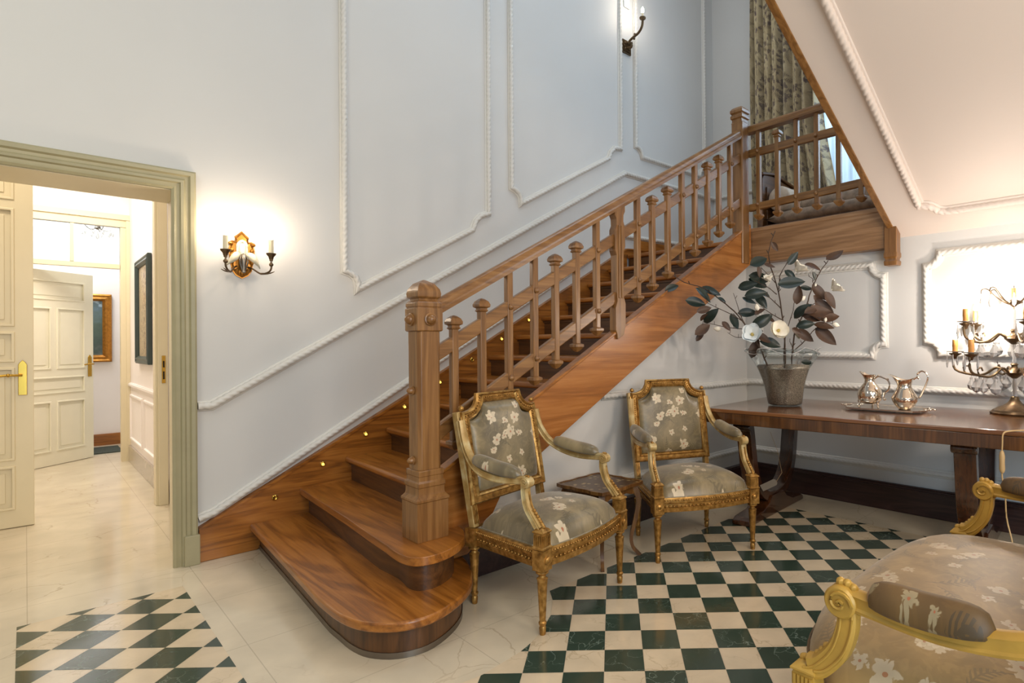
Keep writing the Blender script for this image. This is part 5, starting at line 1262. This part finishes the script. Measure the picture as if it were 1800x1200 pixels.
for k in range(8): m.ball((4.19+.04*cos(k*pi/4), YL-.028, 4.17+.038*sin(k*pi/4)), .010, 8)
build('back_plate', m, 'bronze', sc2, smooth=30)
m = MB(); pts = smooth_poly([(4.19, YL-.03, 4.15), (4.19, YL-.08, 4.145), (4.19, YL-.085, 4.185), (4.19, YL-.045, 4.185), (4.19, YL-.06, 4.215), (4.19, YL-.12, 4.235), (4.19, YL-.18, 4.25), (4.19, YL-.225, 4.295), (4.19, YL-.235, 4.345)], 4)
m.tube(pts, .012, 10); m.lathe([(.010, 4.345), (.014, 4.355), (.030, 4.365), (.032, 4.378), (.012, 4.385)], 18, (4.19, YL-.235, 0))
for p in ((YL-.13, 4.255), (YL-.12, 4.215)): m.ball((4.19, p[0], p[1]), .012, 8)
ar = build('arm', m, 'bronze', sc2, smooth=60)
k = MB(); k.lathe([(.010, 4.38), (.010, 4.42), (0, 4.421)], 12, (4.19, YL-.235, 0)); o = build('candle', k, 'candle', ar); o.location = (0, 0, 0)
k = MB(); k.lathe([(.006, 4.42), (.016, 4.438), (.014, 4.46), (.003, 4.48), (0, 4.482)], 12, (4.19, YL-.235, 0)); o = build('bulb', k, 'bulb_far', ar); o.location = (0, 0, 0)
wp = MB(); wp.box(4.165, 4.245, YL-.012, YL-.001, 4.57, 4.82); wp.box(4.18, 4.23, YL-.016, YL-.012, 4.66, 4.78)
tag(build('wall_plate', wp, 'white', bevel=.004), 'white rectangular plate on the wall just above the high sconce', 'plate')
# chandelier seen through the transom
cl = thing('chandelier', 'small crystal chandelier glimpsed through the transom glass', 'chandelier', (.58, 8.9, 2.62), world=True)
m = MB(); m.tube([(.58, 8.9, 3.1), (.58, 8.9, 2.55)], .006, 6); m.lathe([(.01, 2.55), (.03, 2.57), (.02, 2.60), (.03, 2.64), (.01, 2.66)], 12, (.58, 8.9, 0))
for k in range(5):
    a = 2*pi*k/5; m.tube(smooth_poly([(.58, 8.9, 2.58), (.58+.08*cos(a), 8.9+.08*sin(a), 2.54), (.58+.16*cos(a), 8.9+.16*sin(a), 2.60)], 3), .004, 6)
build('frame', m, 'cyan', cl)
for k in range(10):
    a = 2*pi*k/10; drop(cl, (.58+.13*cos(a), 8.9+.13*sin(a), 2.56), .07, .012)
drop(cl, (.58, 8.9, 2.54), .09, .018)

# ------------------------------------------------------------------ light
def area(name, loc, tgt, size, power, col, sy=None, spread=None):
    l = bpy.data.lights.new(name, 'AREA'); l.energy = power; l.color = col; l.size = size
    if sy: l.shape = 'RECTANGLE'; l.size_y = sy
    if spread: l.spread = R(spread)
    o = bpy.data.objects.new(name, l); COL.objects.link(o); o.location = loc
    o.rotation_euler = (Vector(tgt)-Vector(loc)).to_track_quat('-Z', 'Y').to_euler(); return o
def point(name, loc, power, col, r=.03):
    l = bpy.data.lights.new(name, 'POINT'); l.energy = power; l.color = col; l.shadow_soft_size = r
    o = bpy.data.objects.new(name, l); COL.objects.link(o); o.location = loc; return o
WARM = (1, .80, .60); COOL = (.72, .86, 1)
area('skylight', (3.0, 2.4, 6.0), (3.4, 3.6, 2.0), 2.2, 54, (.80, .90, 1))
area('window_light', (5.45, 1.3, 3.4), (3.5, 3.2, 2.6), 1.0, 16, COOL, 1.4)
area('daylight', (6.6, 1.7, 3.9), (5.6, 1.7, 3.5), 2.0, 150, (.70, .85, 1), 2.0)
area('room_window', (.2, -1.9, 1.0), (4.2, 1.6, .4), 1.5, 52, (.62, .82, 1), 1.4)
area('room_lamp', (1.9, -1.8, 2.1), (2.7, 2.6, .4), .9, 46, (1, .83, .66))
area('room_lamp', (.4, -.9, 2.6), (2.2, 2.6, .3), 1.1, 40, (1, .86, .70))
area('room_lamp_left', (-1.0, 1.6, 3.2), (-.2, 3.9, 2.4), 1.3, 26, (1, .94, .74))
area('hall_lamp', (.1, 7.0, 3.05), (.2, 7.0, 0), .9, 46, (1, .92, .82))
area('vestibule_lamp', (-.3, 4.9, 3.05), (-.1, 5.0, 0), .6, 16, (1, .88, .70))
area('far_room_lamp', (.3, 8.9, 3.05), (.3, 8.9, 0), .7, 34, (.88, .95, 1))
for s in (-1, 1): point('sconce_bulb', (.887+s*.112, YL-.165, 1.885), 2.6, WARM, .02)
point('high_sconce_bulb', (4.19, YL-.235, 4.50), 3.5, (1, .88, .74), .02)
dr = (rt*1.0)
for (a, rr_, z, p) in ((2.6, .16, .62, 17), (.3, .30, .50, 9), (4.2, .25, .68, 10)):
    c = Vector((CX_, CY_, .7705+z)) + (Matrix.Rotation(yaw-R(90), 3, 'Z') @ Vector((rr_*cos(a), rr_*sin(a), 0)))
    point('candelabrum_bulb', c, p*.9, (1, .87, .76), .022)
w = bpy.data.worlds.new('world'); bpy.context.scene.world = w; w.use_nodes = True
bg = w.node_tree.nodes['Background']; bg.inputs[0].default_value = (.80, .86, .93, 1); bg.inputs[1].default_value = .37
sc_ = bpy.context.scene
sc_.view_settings.view_transform = 'Standard'; sc_.view_settings.look = 'None'; sc_.view_settings.exposure = 0
sc_.cycles.max_bounces = 8; sc_.cycles.transmission_bounces = 8; sc_.cycles.transparent_max_bounces = 8
sc_.cycles.caustics_reflective = False; sc_.cycles.caustics_refractive = False; sc_.cycles.sample_clamp_indirect = 4
sc_.cycles.use_denoising = True
for o in list(bpy.data.objects):
    if '_w' in o.keys(): del o['_w']
